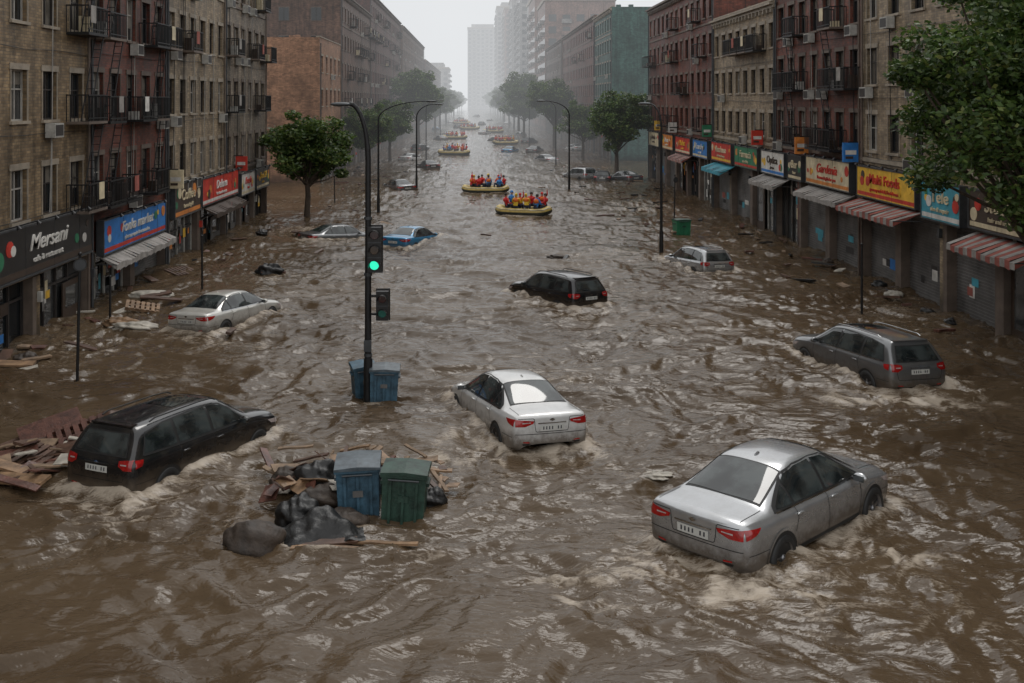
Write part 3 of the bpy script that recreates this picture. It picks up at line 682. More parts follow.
far=[(398,188,'sed','grey'),(428,168,'sed','black'),(510,152,'sed','blue'),(580,178,'wag','silver'),(602,180,'wag','black'),(535,152,'sed','grey'),(575,150,'sed','white'),
 (485,134,'sed','white'),(420,150,'wag','black'),(440,140,'sed','grey'),(500,128,'sed','black'),(470,126,'sed','blue'),(520,136,'wag','silver'),(458,128,'wag','black'),(545,160,'sed','silver'),(490,121,'sed','grey'),(460,119,'sed','white'),(625,180,'sed','grey'),(476,117,'wag','black'),(450,123,'sed','silver'),
 (448,134,'sed','white'),(508,124,'sed','white'),(482,125,'wag','grey'),(495,141,'sed','black'),(530,143,'wag','black'),(466,122,'sed','white'),(436,130,'sed','blue'),(410,160,'sed','white')]
for px,py,k,c in far:
    Y=8000/(py-100); car(k,'flooded_car',c,((px-475)*Y/1000,Y,-.62+U(-.15,.1)),U(60,120),U(0,5),U(-3,3))

# ---------------------------------------------------------------- people and rafts
def figure(name,top,trou,skin,hair,pose):
    V=[];E=[];Rr=[]
    def v(p,r,par=None):
        V.append(p);Rr.append(r)
        if par is not None: E.append((par,len(V)-1))
        return len(V)-1
    ln=pose.get('lean',0)
    pel=v((0,0,.12),.15); sp=v((ln*.3,0,.33),.14,pel); ch=v((ln*.7,0,.53),.165,sp); nk=v((ln*.9+.01,0,.68),.06,ch); hd=v((ln+.03,0,.78),.088,nk); ht=v((ln+.03,0,.88),.085,hd)
    for s in (1,-1):
        sh=v((ln*.8,s*.19,.60),.072,ch)
        if pose.get('raise')==s: el=v((ln+.1,s*.34,.78),.05,sh); wr=v((ln+.12,s*.32,1.05),.036,el); d=Vector((0,0,1)); w=Vector((1,0,0))
        else: el=v((ln+.08,s*.27,.36),.05,sh); wr=v((ln+.32,s*.17,.30),.036,el); d=Vector((1,0,-.2)).normalized(); w=Vector((0,1,0))
        wp=Vector(V[wr]); pm=v(tuple(wp+d*.06),.036,wr)
        for k,l in enumerate((.065,.08,.085,.078,.06)):
            b=wp+d*.08+w*((k-2)*.02)
            if k==0: b=wp+d*.03+w*(-.04)
            f1=v(tuple(b),.011,pm); f2=v(tuple(b+d*l*.5),.009,f1); v(tuple(b+d*l*.8+Vector((0,0,-.02))),.008,f2)
        hp=v((0,s*.1,.12),.115,pel); kn=v((.43,s*.15,.20),.078,hp); an=v((.48,s*.14,-.22),.05,kn); v((.64,s*.15,-.26),.045,an)
    me=D.meshes.new('f'); me.from_pydata(V,E,[]); o=D.objects.new('f',me); scene.collection.objects.link(o)
    sk=o.modifiers.new('s','SKIN'); sk.use_smooth_shade=True
    for i,sv in enumerate(me.skin_vertices[0].data): sv.radius=(Rr[i],Rr[i]); sv.use_root=(i==0)
    ss=o.modifiers.new('u','SUBSURF'); ss.levels=1; ss.render_levels=1
    bpy.context.view_layer.update(); r=D.meshes.new_from_object(o.evaluated_get(bpy.context.evaluated_depsgraph_get())); D.objects.remove(o)
    mb=MB()
    hz=.74
    for p in r.polygons:
        c=p.center; m=top
        if c.z>hz and abs(c.y)<.12 : m=skin
        elif (c.x>ln+.29 and .24<c.z<.40 and abs(c.y)<.3) or (pose.get('raise') and c.z>1.04 and abs(c.y)>.2): m=skin
        elif c.z<.24 or (c.x>.16 and c.z<.30): m=trou
        mb.face([r.vertices[i].co for i in p.vertices],m,True)
    h=Vector((ln+.03,0,.84))
    mb.blob(h+Vector((-.015,0,.03)),(.108,.095,.105),hair,12,8)
    mb.blob(h+Vector((.095,0,-.02)),(.02,.014,.02),skin,6,5)
    for s in (1,-1): mb.blob(h+Vector((0,s*.092,-.01)),(.02,.012,.03),skin,6,5); mb.blob(h+Vector((.086,s*.033,.01)),(.01,.012,.008),TXT,6,4)
    mb.blob(h+Vector((.085,0,-.06)),(.01,.025,.007),M['redp'],6,4)
    mb.blob((ln*.7,0,.52),(.185,.20,.17),pose['vest'],12,8)
    return mb.mesh(name)
SK=simple('skin',(.42,.24,.17),.5,var=.1); HR=simple('dark_hair',(.02,.015,.012),.6); DN=simple('dark_trousers',(.03,.035,.06),.8)
VO=simple('orange_life_vest',(.66,.15,.02),.6,var=.1); VR=simple('red_life_vest',(.55,.02,.02),.6,var=.1); VY=simple('yellow_rain_jacket',(.68,.45,.03),.5,var=.1); VB=simple('blue_rain_jacket',(.03,.19,.50),.5,var=.1)
VC=simple('teal_rain_jacket',(.04,.34,.40),.5,var=.1)
figs=[figure('person',VB,DN,SK,HR,{'vest':VO,'lean':.05}),figure('person',VR,DN,SK,HR,{'vest':VR,'lean':.0}),figure('person',VY,DN,SK,VY,{'vest':VO,'lean':.1}),
 figure('person',VB,DN,SK,VB,{'vest':VB,'lean':.02}),figure('person',VR,DN,SK,VR,{'vest':VO,'lean':.08,'raise':1}),figure('person',VC,DN,SK,HR,{'vest':VR,'lean':.04})]
RT=simple('raft_yellow_rubber',(.46,.34,.10),.45,var=.3); RD=simple('raft_dark_rubber',(.04,.045,.04),.5); RW=simple('raft_grommet_line',(.5,.5,.48),.6)
def raft_mesh():
    mb=MB(); n=48; hl=1.75; hw=.85; r=.27; rows=[]
    for k in range(n+1):
        t=2*math.pi*k/n; c,s=math.cos(t),math.sin(t)
        ce=Vector((hl*math.copysign(abs(c)**.7,c),hw*math.copysign(abs(s)**.7,s),.22+.14*abs(c)**6))
        nr=Vector((c*hw,s*hl,0)).normalized()
        rows.append([ce+nr*r*math.cos(a)+Vector((0,0,r*math.sin(a))) for a in [2*math.pi*j/14 for j in range(14)]])
    mb.grid(rows,RT,True,True)
    rows=[]
    for k in range(n+1):
        t=2*math.pi*k/n; c,s=math.cos(t),math.sin(t)
        ce=Vector((hl*math.copysign(abs(c)**.7,c),hw*math.copysign(abs(s)**.7,s),.20+.14*abs(c)**6)); nr=Vector((c*hw,s*hl,0)).normalized()
        rows.append([ce+nr*(r+.012)*math.cos(a)+Vector((0,0,(r+.012)*math.sin(a))) for a in (-1.2,-.8,-.3,.12)])
    mb.grid(rows,RD,True)
    mb.box(-1.7,1.7,-.8,.8,.05,.10,RD)
    for x in (-.9,0,.9): mb.cyl((x,-.72,.30),(x,.72,.30),.15,.15,12,RD)
    pts=[Vector(((hl+.2)*math.copysign(abs(math.cos(t))**.7,math.cos(t)),(hw+.22)*math.copysign(abs(math.sin(t))**.7,math.sin(t)),.42+.03*math.sin(12*t)+.12*abs(math.cos(t))**6)) for t in [2*math.pi*k/40 for k in range(41)]]
    mb.pipe(pts,.02,5,RW)
    return mb.mesh('hull')
RM=raft_mesh()
RAFTS=[]
def raft(x,y,h,order,s=1.):
    e=empty('inflatable_rescue_raft',(x,y,-.02),(0,0,math.radians(h))); e.scale=(s,)*3; obj('hull',RM,parent=e); RAFTS.append((x,y,math.radians(h)))
    spots=[(-1.15,.62,-90),(-1.1,-.62,90),(-.35,.66,-80),(-.3,-.66,95),(.45,.66,-90),(.4,-.64,90),(1.15,.5,-140),(1.15,-.45,150),(-1.6,0,0)]
    c,s_=math.cos(math.radians(h)),math.sin(math.radians(h))
    for (a,b_,t),k in zip(spots,order):
        a+=U(-.1,.1)
        obj('person',figs[k],(x+(a*c-b_*s_)*s,y+(a*s_+b_*c)*s,.40*s+U(-.02,.1)),(0,U(-.1,.1),math.radians(h+t+U(-40,40))),(U(1.0,1.15),)*3)
    mb=MB(); mb.cyl((.4,-1.3,.1),(1.0,.1,1.1),.018,.018,6,RD); mb.blob((.32,-1.5,-.04),(.1,.22,.03),RT,8,5); mb.build('paddle',parent=e)
raft(3.4,69.8,160,[0,4,2,1,2,4,1,3,1],1.0); raft(.9,86.5,172,[3,4,0,2,1,1,4,2,1],1.03); raft(-3.1,146,165,[4,4,1,2,3,1,0,2,1],1.2); raft(-4.2,205,170,[4,1,1,2,4,1,0,2,1],1.3)
raft(-1.5,270,10,[4,1,1,2,4,1,0,2,1],1.4); raft(4.5,245,160,[4,1,1,2,4,1,0,2,1],1.3); raft(5.5,180,15,[4,1,1,2,4,1,0,2,1],1.2); raft(-4.5,330,15,[4,1,1,2,4,1,0,2,1],1.5)

# ---------------------------------------------------------------- street furniture
def lamp(x,y,h,ax,ay,name='street_lamp',r=.08):
    mb=MB(); mb.cyl((0,0,-1.2),(0,0,1.2),r*1.5,r*1.35,12,'iron'); mb.cyl((0,0,1.2),(0,0,h*.84),r,r*.75,12,'iron')
    pts=[Vector((0,0,h*.84))]
    for k in range(1,10):
        t=k/9*math.pi/2; pts.append(Vector((ax*(1-math.cos(t)),ay*(1-math.cos(t)),h*.84+h*.16*math.sin(t))))
    mb.pipe(pts,[r*.75-(r*.35)*k/9 for k in range(10)],8,'iron')
    a=math.atan2(ay,ax); dn=Vector((ax,ay,0)).normalized(); T=Matrix.Translation(pts[-1])@Matrix.Rotation(a,4,'Z')
    mb.blob(pts[-1]+dn*.35,(.45,.16,.075),'steel',14,8,Matrix.Rotation(a,3,'Z')); mb.box(.1,.65,-.1,.1,-.085,-.06,'frameL',T)
    return mb.build(name,(x,y,0))
p=empty('traffic_light',(-2.86,26.6,0))
mb=MB(); mb.cyl((0,0,-1.2),(0,0,1.1),.13,.12,14,'iron'); mb.cyl((0,0,1.1),(0,0,6.4),.095,.075,14,'iron')
pts=[Vector((0,0,6.4))]+[Vector((-.5*(1-math.cos(t)),0,6.4+1.5*math.sin(t))) for t in [k/8*math.pi/2 for k in range(1,9)]]
mb.pipe(pts,[.075]*2+[.06]*7,10,'iron'); mb.blob((-.72,0,7.88),(.3,.13,.06),'steel',14,8)
for z in (1.15,3.3,4.8): mb.cyl((0,0,z),(0,0,z+.08),.11,.11,12,'steel')
mb.box(-.1,.1,-.14,-.08,1.3,1.6,'steel'); mb.build('pole',parent=p)
GE=simple('green_signal_lens',(.02,.3,.2),.2,emit=(.03,.85,.5),es=1.1); OFFR=simple('unlit_red_lens',(.05,.01,.01),.2,coat=1); OFFY=simple('unlit_amber_lens',(.06,.03,.01),.2,coat=1); DG=simple('dim_green_lens',(.02,.07,.06),.2,emit=(.1,.8,.6),es=.03)
def head(x,z0,z1,w,lens,nm,yy=-.14):
    mb=MB(); mb.box(x-w/2,x+w/2,yy-.1,yy+.14,z0,z1,'blackp'); n=len(lens); hh=(z1-z0)/n
    mb.box(x-w/2-.03,x+w/2+.03,yy+.141,yy+.16,z0-.04,z1+.04,'blackp')
    for i,l in enumerate(lens):
        cz=z1-(i+.5)*hh; r=min(w,hh)*.34
        if i: mb.box(x-w/2,x+w/2,yy-.11,yy-.1,cz+hh/2-.012,cz+hh/2+.012,'steel')
        mb.cyl((x,yy-.1,cz),(x,yy-.115,cz),r,r*.9,20,l)
        rows=[[(x+(r+.02)*math.cos(t),yq,cz+(r+.02)*math.sin(t)) for t in [math.radians(-20+220*k/14) for k in range(15)]] for yq in (yy-.1,yy-.32)]
        mb.grid(rows,'blackp',True)
    mb.box(min(0,x),max(0,x),-.04,.02,(z0+z1)/2+.2,(z0+z1)/2+.26,'iron'); mb.box(min(0,x),max(0,x),-.04,.02,z0+.1,z0+.16,'iron')
    mb.build(nm,parent=p)
head(.19,3.42,4.62,.36,[OFFR,OFFY,GE],'signal_head'); head(.40,2.15,2.92,.32,[OFFR,DG],'pedestrian_signal_head')
lamp(-6.9,71,7.9,3.4,0); lamp(-5.3,90,7.6,1.6,0); lamp(9.65,51.6,7.8,-.5,.6,r=.075); lamp(8.5,90,7.9,-2.2,0); lamp(9.9,122,8,-1.6,0,r=.06); lamp(-6.5,132,8,1.6,0,r=.06); lamp(9.5,175,8.5,-2,0,r=.06); lamp(-7,200,9,2,0,r=.06)
for (x,y,h,sg) in ((-11.35,28.4,3.6,1),(14.45,37.2,2.6,0),(-11.6,42.3,2.2,0),(-11.0,78,2.,0),(13.2,66,3,1),(-13.2,36,1.6,0)):
    mb=MB(); mb.cyl((0,0,-1),(0,0,h),.045,.04,10,'iron'); mb.blob((0,0,h),(.06,.06,.06),'iron',8,6)
    if sg: mb.cyl((0,-.06,h-.3),(0,-.085,h-.3),.19,.19,20,'blackp'); mb.cyl((0,-.086,h-.3),(0,-.09,h-.3),.15,.15,20,'steel'); mb.build('traffic_sign',(x,y,0),(0,.02,.5))
    else: mb.build('bollard_post',(x,y,0),(0,U(-.03,.03),0))

# ---------------------------------------------------------------- bins and debris
BB=simple('blue_bin_plastic',(.04,.09,.13),.5,var=.65,scale=4,bump=.4); BG=simple('green_bin_plastic',(.020,.05,.036),.5,var=.65,scale=4,bump=.4); BT=simple('bin_lid',(.08,.10,.115),.4,var=.5,scale=5)
WD=simple('wet_timber',(.22,.135,.075),.5,var=.6,scale=3,bump=.5); WD2=simple('dark_wet_timber',(.08,.042,.027),.5,var=.55,scale=3,bump=.5); RK=simple('wet_sack',(.04,.028,.02),.6,var=.6,scale=3,bump=1.); BAG=simple('black_refuse_bag',(.010,.010,.010),.42,var=.3,scale=3,bump=.8)
CBD=simple('soggy_cardboard',(.20,.135,.085),.7,var=.5,scale=3,bump=.4); PW=simple('dirty_white_board',(.36,.33,.28),.6,var=.5,scale=3)
RDW=simple('varnished_reddish_wood',(.09,.036,.025),.4,var=.65,scale=5,bump=.5)
def bin_(name,loc,rot,w,d,h,m,lid,sc=1):
    mb=MB(); t=.9
    b0=[(-w*t/2,-d*t/2),(w*t/2,-d*t/2),(w*t/2,d*t/2),(-w*t/2,d*t/2)]; b1=[(-w/2,-d/2),(w/2,-d/2),(w/2,d/2),(-w/2,d/2)]
    mb.grid([[(*q,-.5) for q in b0],[(*q,h*.93) for q in b1]],m,False,True)
    mb.box(-w/2-.03,w/2+.03,-d/2-.03,d/2+.03,h*.93,h*.97,m)
    rows=[]
    for i in range(7):
        y=-d/2-.04+(d+.08)*i/6; rows.append([(-w/2-.04,y,h*.975),(-w/2-.03,y,h+.02+.03*math.sin(math.pi*i/6)),(0,y,h+.05+.04*math.sin(math.pi*i/6)),(w/2+.03,y,h+.02+.03*math.sin(math.pi*i/6)),(w/2+.04,y,h*.975)])
    mb.grid(rows,lid,False); mb.face(rows[0],lid); mb.face(rows[-1],lid)
    for x in (-w*.3,0,w*.3): mb.box(x-.025,x+.025,-d/2-.035,-d/2+.04,.0,h*.88,m)
    for s in (-1,1): mb.box(s*(w/2+.02)-.03,s*(w/2+.02)+.03,-d*.25,d*.25,h*.72,h*.78,lid)
    mb.cyl((-w*.35,-d/2-.06,h*.9),(w*.35,-d/2-.06,h*.9),.018,.018,8,'steel'); mb.box(-w*.12,w*.12,-d/2-.045,-d/2-.036,h*.48,h*.60,'shut' if m is BB else lid)
    return mb.build(name,loc,rot)
bin_('blue_wheelie_bin',(-2.25,19.5,-.08),(.03,-.04,.06),.82,.8,1.02,BB,BT); bin_('green_wheelie_bin',(-1.38,19.25,-.10),(-.02,.05,-.05),.84,.75,.98,BG,BG)
bin_('blue_wheelie_bin',(-2.45,26.75,-.05),(0,.03,.05),.75,.7,.86,BB,BT); bin_('blue_wheelie_bin',(-3.05,27.3,-.05),(.05,-.05,.3),.6,.6,.8,BB,BB)
bin_('green_waste_container',(12.4,59.8,0),(0,0,.2),.9,.7,.8,M['greenp'],BG)
def lump(name,loc,rad,m,seed,l=.12,rot=(0,0,0)):
    mb=MB(); mb.blob((0,0,0),rad,m,44,30,None,l,seed); return mb.build(name,loc,rot)
lump('wet_sack',(-3.95,17.75,.10),(.56,.42,.38),RK,3,.07); lump('refuse_bag',(-3.35,18.9,.12),(.4,.35,.33),BAG,8,.14); lump('refuse_bag',(-3.2,20.2,.25),(.5,.4,.42),BAG,11,.13); lump('refuse_bag',(-2.45,18.6,.1),(.4,.3,.25),RK,13,.12)
lump('refuse_bag',(-.85,19.8,.05),(.28,.25,.22),BAG,17,.12); lump('refuse_bag',(-3.9,20.6,.1),(.35,.3,.3),RK,19,.1); lump('refuse_bag',(-1.6,20.6,.1),(.4,.3,.35),BAG,27,.12); lump('wet_sack',(-3.0,19.4,.2),(.45,.3,.3),RK,33,.1)
mb=MB(); rows=[]
for i in range(34):
    rr_=[]
    for j in range(34):
        u=i/33-.5; v_=j/33-.5; h=.46*math.exp(-((u/.36)**2+(v_/.38)**2))+.04*math.sin(9*u+5*v_)+.035*math.sin(17*v_-8*u)+.02*math.sin(31*u+4)+.02*abs(math.sin(24*(u+v_)))-.10
        rr_.append((u*1.6,v_*1.1,h))
    rows.append(rr_)
mb.grid(rows,BAG,True); mb.build('black_tarpaulin',(-2.85,18.2,.14),(0,0,.2))
def plank(loc,rot,l,w,m,t=.04,name='timber_plank'):
    mb=MB(); n=6; k=U(.6,1.); e=U(-.15,.15)
    mb.grid([[(-l/2+l*i/n,-w/2,math.sin(i)*.01),(-l/2+l*i/n+e*w,w/2*(1-(1-k)*i/n),math.sin(i)*.01),(-l/2+l*i/n+e*w,w/2*(1-(1-k)*i/n),t+math.sin(i)*.01),(-l/2+l*i/n,-w/2,t+math.sin(i)*.01)] for i in range(n+1)],m,False,True)
    for i in (0,n):
        x=-l/2+l*i/n; z=math.sin(i)*.01; mb.face([(x,-w/2,z),(x+e*w,w/2*(1-(1-k)*i/n),z),(x+e*w,w/2*(1-(1-k)*i/n),z+t),(x,-w/2,z+t)],m)
    mb.build(name,loc,rot)
plank((-2.3,17.55,.07),(.05,.03,.02),1.9,.14,WD); plank((-1.6,17.75,.08),(0,-.05,-.15),1.2,.10,WD); plank((-2.6,17.75,.10),(.1,.0,.25),1.0,.2,WD2)
plank((-3.9,20.9,.25),(.2,.1,.4),.7,.3,CBD); plank((-.9,21.2,.12),(.0,.1,.1),.8,.2,WD)
for i in range(40):
    a=random.gauss(-2.4,.9); b_=U(19.9,22.3); plank((a,b_,U(.03,.22)),(U(-.3,.3),U(-.3,.3),U(0,3.1)),U(.2,1.0),U(.05,.18),random.choice([WD,WD2,WD2,CBD,RDW]))
for i in range(20): plank((U(-4.1,-2.7),U(19.3,20.8),U(.15,.5)),(U(-.7,.7),U(-.7,.7),U(0,3.1)),U(.3,.7),U(.15,.4),random.choice([CBD,WD2,RDW,PW,WD,WD2]),.02,'debris_board')
for i in range(16): plank((U(-2.6,-.4),U(20.4,22.4),U(.02,.12)),(U(-.15,.15),U(-.15,.15),U(0,3.1)),U(.2,.6),U(.1,.3),random.choice([CBD,WD,PW,WD2]),.02,'debris_board')
for (x,y,z,rz,rx,ry,l,w,m) in ((-9.6,20.7,.10,-.35,.15,-.1,1.8,.4,WD),(-9.9,21.2,.15,-.2,.1,.15,1.5,.3,WD),(-9.0,22.4,.2,.5,.1,-.25,1.4,.5,WD2),(-8.75,21.5,.2,.1,.25,.0,.6,.4,PW),(-8.9,23.9,.15,.9,.0,.1,1.8,.2,WD),(-9.9,22.9,.15,1.2,.1,.2,1.6,.25,WD2),(-8.5,22.2,.12,2.1,.2,.1,1.2,.25,CBD),
  (-14.0,29.8,.08,.1,.05,.02,1.6,.5,WD),(-13.4,30.4,.08,.9,.05,.02,.9,.2,CBD),(-12.5,39.6,.08,.2,.1,.1,1.6,.3,WD2),(-12.9,40.2,.1,.6,.1,-.1,1.2,.4,WD2),(-10.5,22.,.12,.3,.1,-.1,1.6,.3,RDW),(-10.3,23.4,.1,.9,.1,-.1,1.6,.3,WD2),(-9.5,24.3,.1,.2,.1,-.1,1.3,.2,WD)):
    plank((x,y,z),(rx,ry,rz),l,w,m,.06,'debris_board')
for i in range(34): plank((random.gauss(-9.4,.6),random.gauss(22.5,.9),U(.04,.3)),(U(-.35,.35),U(-.35,.35),U(0,3.1)),U(.3,1.2),U(.08,.3),random.choice([WD2,RDW,WD2,CBD,WD,RDW,WD2,PW]),.03,'debris_board')
mb=MB()
mb.box(-.65,.65,-.4,.4,-.3,.32,RDW); mb.box(-.69,.69,-.44,.44,.32,.36,RDW)
for i in range(3):
    a=-.61+i*.41; mb.box(a,a+.38,-.42,-.401,-.2,.04,WD2); mb.box(a,a+.38,-.42,-.401,.07,.28,WD2)
    for z in (-.07,.18): mb.blob((a+.19,-.435,z),(.025,.02,.025),CHR,8,6)
mb.build('wooden_chest_of_drawers',(-9.9,23.4,.0),(.35,-.22,.55))
def pallet(loc,rot,m):
    mb=MB()
    for i in range(7): x=-.6+i*.19; mb.box(x,x+.12,-.5,.5,.10,.125,m)
    for y in (-.48,-.05,.38): mb.box(-.6,.66,y,y+.1,.02,.10,m)
    for i in range(3): x=-.6+i*.57; mb.box(x,x+.12,-.5,.5,-.005,.02,m)
    mb.build('wooden_pallet',loc,rot)
pallet((-9.15,22.9,.22),(.28,-.18,.5),RDW); pallet((-9.6,21.9,.05),(.1,.12,-.3),WD2); pallet((-12.8,38.2,.0),(.1,.2,.3),WD); pallet((-13.6,46,.0),(.2,0,1),WD2)
lump('wet_sack',(-8.7,24.3,.1),(.5,.4,.3),WD2,21,.14)
lump('torn_fabric_sheet',(-12.0,34.9,.02),(.75,.4,.2),PW,23,.2); lump('torn_fabric_sheet',(-12.6,35.5,.04),(.6,.35,.2),WD,25,.2); lump('mattress',(-13.2,40.6,.03),(.9,.5,.2),PW,29,.08)
lump('floating_refuse',(3.9,21.2,.0),(.3,.2,.07),PW,31,.2); lump('wet_sack',(-9.5,46,.1),(.6,.4,.35),BAG,35,.15); lump('wet_sack',(4.2,50.5,.0),(.5,.3,.15),RK,37,.15)
for i in range(100):
    x=U(-14,17); y=U(34,120)
    if abs(x-2)<6 and R()<.85: x=random.choice([U(-14,-8),U(10,17)])
    if y<46 and 9<x<13: continue
    plank((x,y,U(-.03,.06)),(U(-.2,.2),U(-.2,.2),U(0,3.1)),U(.3,1.3),U(.1,.35),random.choice([WD2,WD2,WD2,BAG,BAG,RDW,CBD]),.08,'floating_debris')
for i in range(36):
    sd=R()<.65; y=U(27,60); x=-14.7+abs(random.gauss(0,1.0)) if sd else 17.6-abs(random.gauss(0,.7))
    if R()<.25: lump('refuse_bag',(x,y,.0),(U(.2,.4),U(.2,.35),U(.15,.25)),random.choice([BAG,RK,PW]),i,.13)
    else: plank((x,y,U(-.03,.07)),(U(-.25,.25),U(-.25,.25),U(0,3.1)),U(.3,1.2),U(.1,.4),random.choice([WD,WD2,CBD,RDW,PW,WD2]),.05,'floating_debris')

# ---------------------------------------------------------------- water
perm=np.random.RandomState(3).permutation(512)
gr=np.random.RandomState(4).uniform(0,2*np.pi,512); gx=np.cos(gr); gy=np.sin(gr)
def pn(x,y):
    xi=np.floor(x).astype(int); yi=np.floor(y).astype(int); xf=x-xi; yf=y-yi
    u=xf*xf*xf*(xf*(xf*6-15)+10); v=yf*yf*yf*(yf*(yf*6-15)+10)
    def g(ix,iy,dx,dy):
        h=perm[(perm[ix&511]+iy)&511]; return gx[h]*dx+gy[h]*dy
    a=g(xi,yi,xf,yf); b=g(xi+1,yi,xf-1,yf); c=g(xi,yi+1,xf,yf-1); d=g(xi+1,yi+1,xf-1,yf-1)
    return (a*(1-u)+b*u)*(1-v)+(c*(1-u)+d*u)*v
xs=list(np.arange(-17,20.01,.07)); ext=[]; d=.3; x=20.0
while x<900: x+=d; d*=1.35; ext.append(x)
xs=[-17-(e-20) for e in ext[::-1]]+xs+ext; xs=np.array(xs)
ys=[-200,-60,-10,0,5]; y=9.
while y<1400: ys.append(y); y+=max(.06,y*y/8000*.7)
ys+= [1800,2600,4000]; ys=np.array(ys)
X,Y=np.meshgrid(xs,ys)
wx=X+1.8*pn(X*.22+5,Y*.2)+.6*pn(X*.8,Y*.7+9); wy=Y+2.0*pn(X*.2,Y*.22+30)+.7*pn(X*.7+40,Y*.8)
def ridge(n): return 1-2*1.6*(np.sqrt(n*n+.0035)-.03)
h=.28*pn(wx*.20,wy*.38)+.11*ridge(pn(wx*.42+3,wy*.85))+.050*ridge(pn(wx*.95+8,wy*1.9+4))+.026*ridge(pn(wx*2.0,wy*3.6))+.013*pn(wx*4.2,wy*6.5)
h-=.12
foam=np.zeros_like(X); fn=pn(wx*2.5+9,wy*2.5)+.5*pn(wx*6,wy*6+3)
fil=ridge(pn(wx*1.1+17,wy*2.1))*.6+ridge(pn(wx*2.6+7,wy*4.4))*.4
for (cx,cy,a,sc,lz) in CARS[:9]:
    dx=X-cx; dy=Y-cy; c,s=math.cos(a),math.sin(a)
    lx=dx*c+dy*s; ly=-dx*s+dy*c
    q1=np.abs(lx)-2.2*sc; q2=np.abs(ly)-.85*sc
    dd=np.sqrt(np.maximum(q1,0)**2+np.maximum(q2,0)**2)+np.minimum(np.maximum(q1,q2),0)
    near=np.exp(-np.maximum(dd,0)/1.2)
    h+=near*.032*np.cos(dd*7+2.5*fn)+.06*np.exp(-(np.maximum(dd-.05,0)/.28)**2)*(1+1.5*fn)
    ins=dd<-.25; h=np.where(ins,np.minimum(h,-.02),h)
    foam+=.64*np.exp(-((dd-.08)/.22)**2)*(.65+1.1*fn)
    foam+=.34*np.exp(-((dd-.5)/.45)**2)*np.clip(fil,0,1)**2
    wk=np.exp(-((Y-(cy-3.4))/1.7)**2-((X-cx)/1.7)**2); foam+=.46*wk*np.clip(fil,0,1)**2
    h+=wk*.06*ridge(pn(wx*1.5+4,wy*2.6))
    for sgn in (-1,1):
        t=np.clip((cy-Y),0,9); line=np.abs((X-cx)-sgn*(1.1+.30*t)-.5*pn(Y*.7,X*0+cx))
        w_=np.exp(-(line/.24)**2)*np.exp(-t/4.)*(Y<cy-1.2); h+=.06*w_; foam+=.46*w_*np.clip(fil+.25,0,1)
for (cx,cy,a) in RAFTS[:2]:
    dd=np.hypot((X-cx)/1.6,(Y-cy)/1.2); foam+=.4*np.exp(-((dd-1.2)/.35)**2); foam+=.45*np.exp(-((X-cx)/1.)**2-((Y-cy+5)/4.)**2)*np.clip(fil,0,1)
for (fx,fy,rx,ry,am) in ((2.2,16.7,1.3,.30,.75),(3.2,17.2,.9,.30,.7),(1.4,15.9,.35,.25,.75),(4.6,16.0,1.2,.25,.5),(2.0,15.6,.9,.2,.5),(3.9,21.3,.6,.3,.5),(10.4,26.6,1.3,.6,.7),(12.5,26.2,1.0,.45,.65),(13.2,30,.7,1.6,.5),(5.3,27.5,1.3,.6,.25),(7.8,17.6,1.0,.5,.5),(-9,29,2.2,1.0,.35),(-1.5,22.3,1.6,.4,.5),(-2.6,18.1,2.0,.5,.4),(2.8,28,1.4,1.,.3),(5.2,42,2.0,1,.45),(13,33.5,2,1.4,.4),(7,52,3,2,.35),(-9.5,45,2.5,2,.45),(-10.5,62,2.5,3,.55),(12.5,75,3,6,.5),(-5,33,3,1.5,.25),(5,34,3,1.5,.25),(-2.7,26.2,.6,.35,.5),(-2,17.5,1.8,.25,.35),(15.5,38,2,4,.3),(-13,33,1.5,4,.3)):
    g_=np.exp(-((X-fx)/rx)**2-((Y-fy)/ry)**2); foam+=am*g_*(np.clip(fil,0,1)*1.1+.5*fn); h+=g_*.045*ridge(pn(wx*1.7,wy*2.5+3))
foam+=.45*np.clip((h-.13)/.08,0,1)*np.clip(fil,0,1)**2*np.clip(.3+fn,0,1)
fade=np.clip(1-(Y-120)/500,.15,1); h*=fade
# cross chop thrown back from the shopfronts
sd_=np.clip((np.abs(X-1.5)-9.5)/4.,0,1); h+=sd_*fade*(.045*ridge(pn(wx*1.5+50,wy*1.3+20))+.025*ridge(pn(wx*3.1+5,wy*2.8)))-sd_*.03
foam+=.34*np.exp(-((np.abs(X-1.5)-16.3)/.45)**2)*np.clip(.35+fn,0,1)*(Y<140)
nr,nc=X.shape; V=np.stack([X,Y,h],-1).reshape(-1,3)
I=np.arange(nr*nc).reshape(nr,nc); Q=np.stack([I[:-1,:-1],I[:-1,1:],I[1:,1:],I[1:,:-1]],-1).reshape(-1,4)
me=D.meshes.new('water'); me.vertices.add(len(V)); me.vertices.foreach_set('co',V.astype(np.float32).ravel())
me.loops.add(Q.size); me.loops.foreach_set('vertex_index',Q.astype(np.int32).ravel()); me.polygons.add(len(Q)); me.polygons.foreach_set('loop_start',np.arange(0,Q.size,4,dtype=np.int32)); me.polygons.foreach_set('loop_total',np.full(len(Q),4,dtype=np.int32))
me.update(calc_edges=True); me.polygons.foreach_set('use_smooth',np.ones(len(Q),dtype=bool))
at=me.attributes.new('foam','FLOAT','POINT'); at.data.foreach_set('value',np.clip(foam,0,1).astype(np.float32).ravel())
wm,nt,b=newmat('muddy_flood_water')
g=N(nt,'ShaderNodeNewGeometry'); pos=g.outputs['Position']
mp=N(nt,'ShaderNodeMapping'); mp.inputs['Scale'].default_value=(.65,1.35,1); nt.links.new(pos,mp.inputs[0])
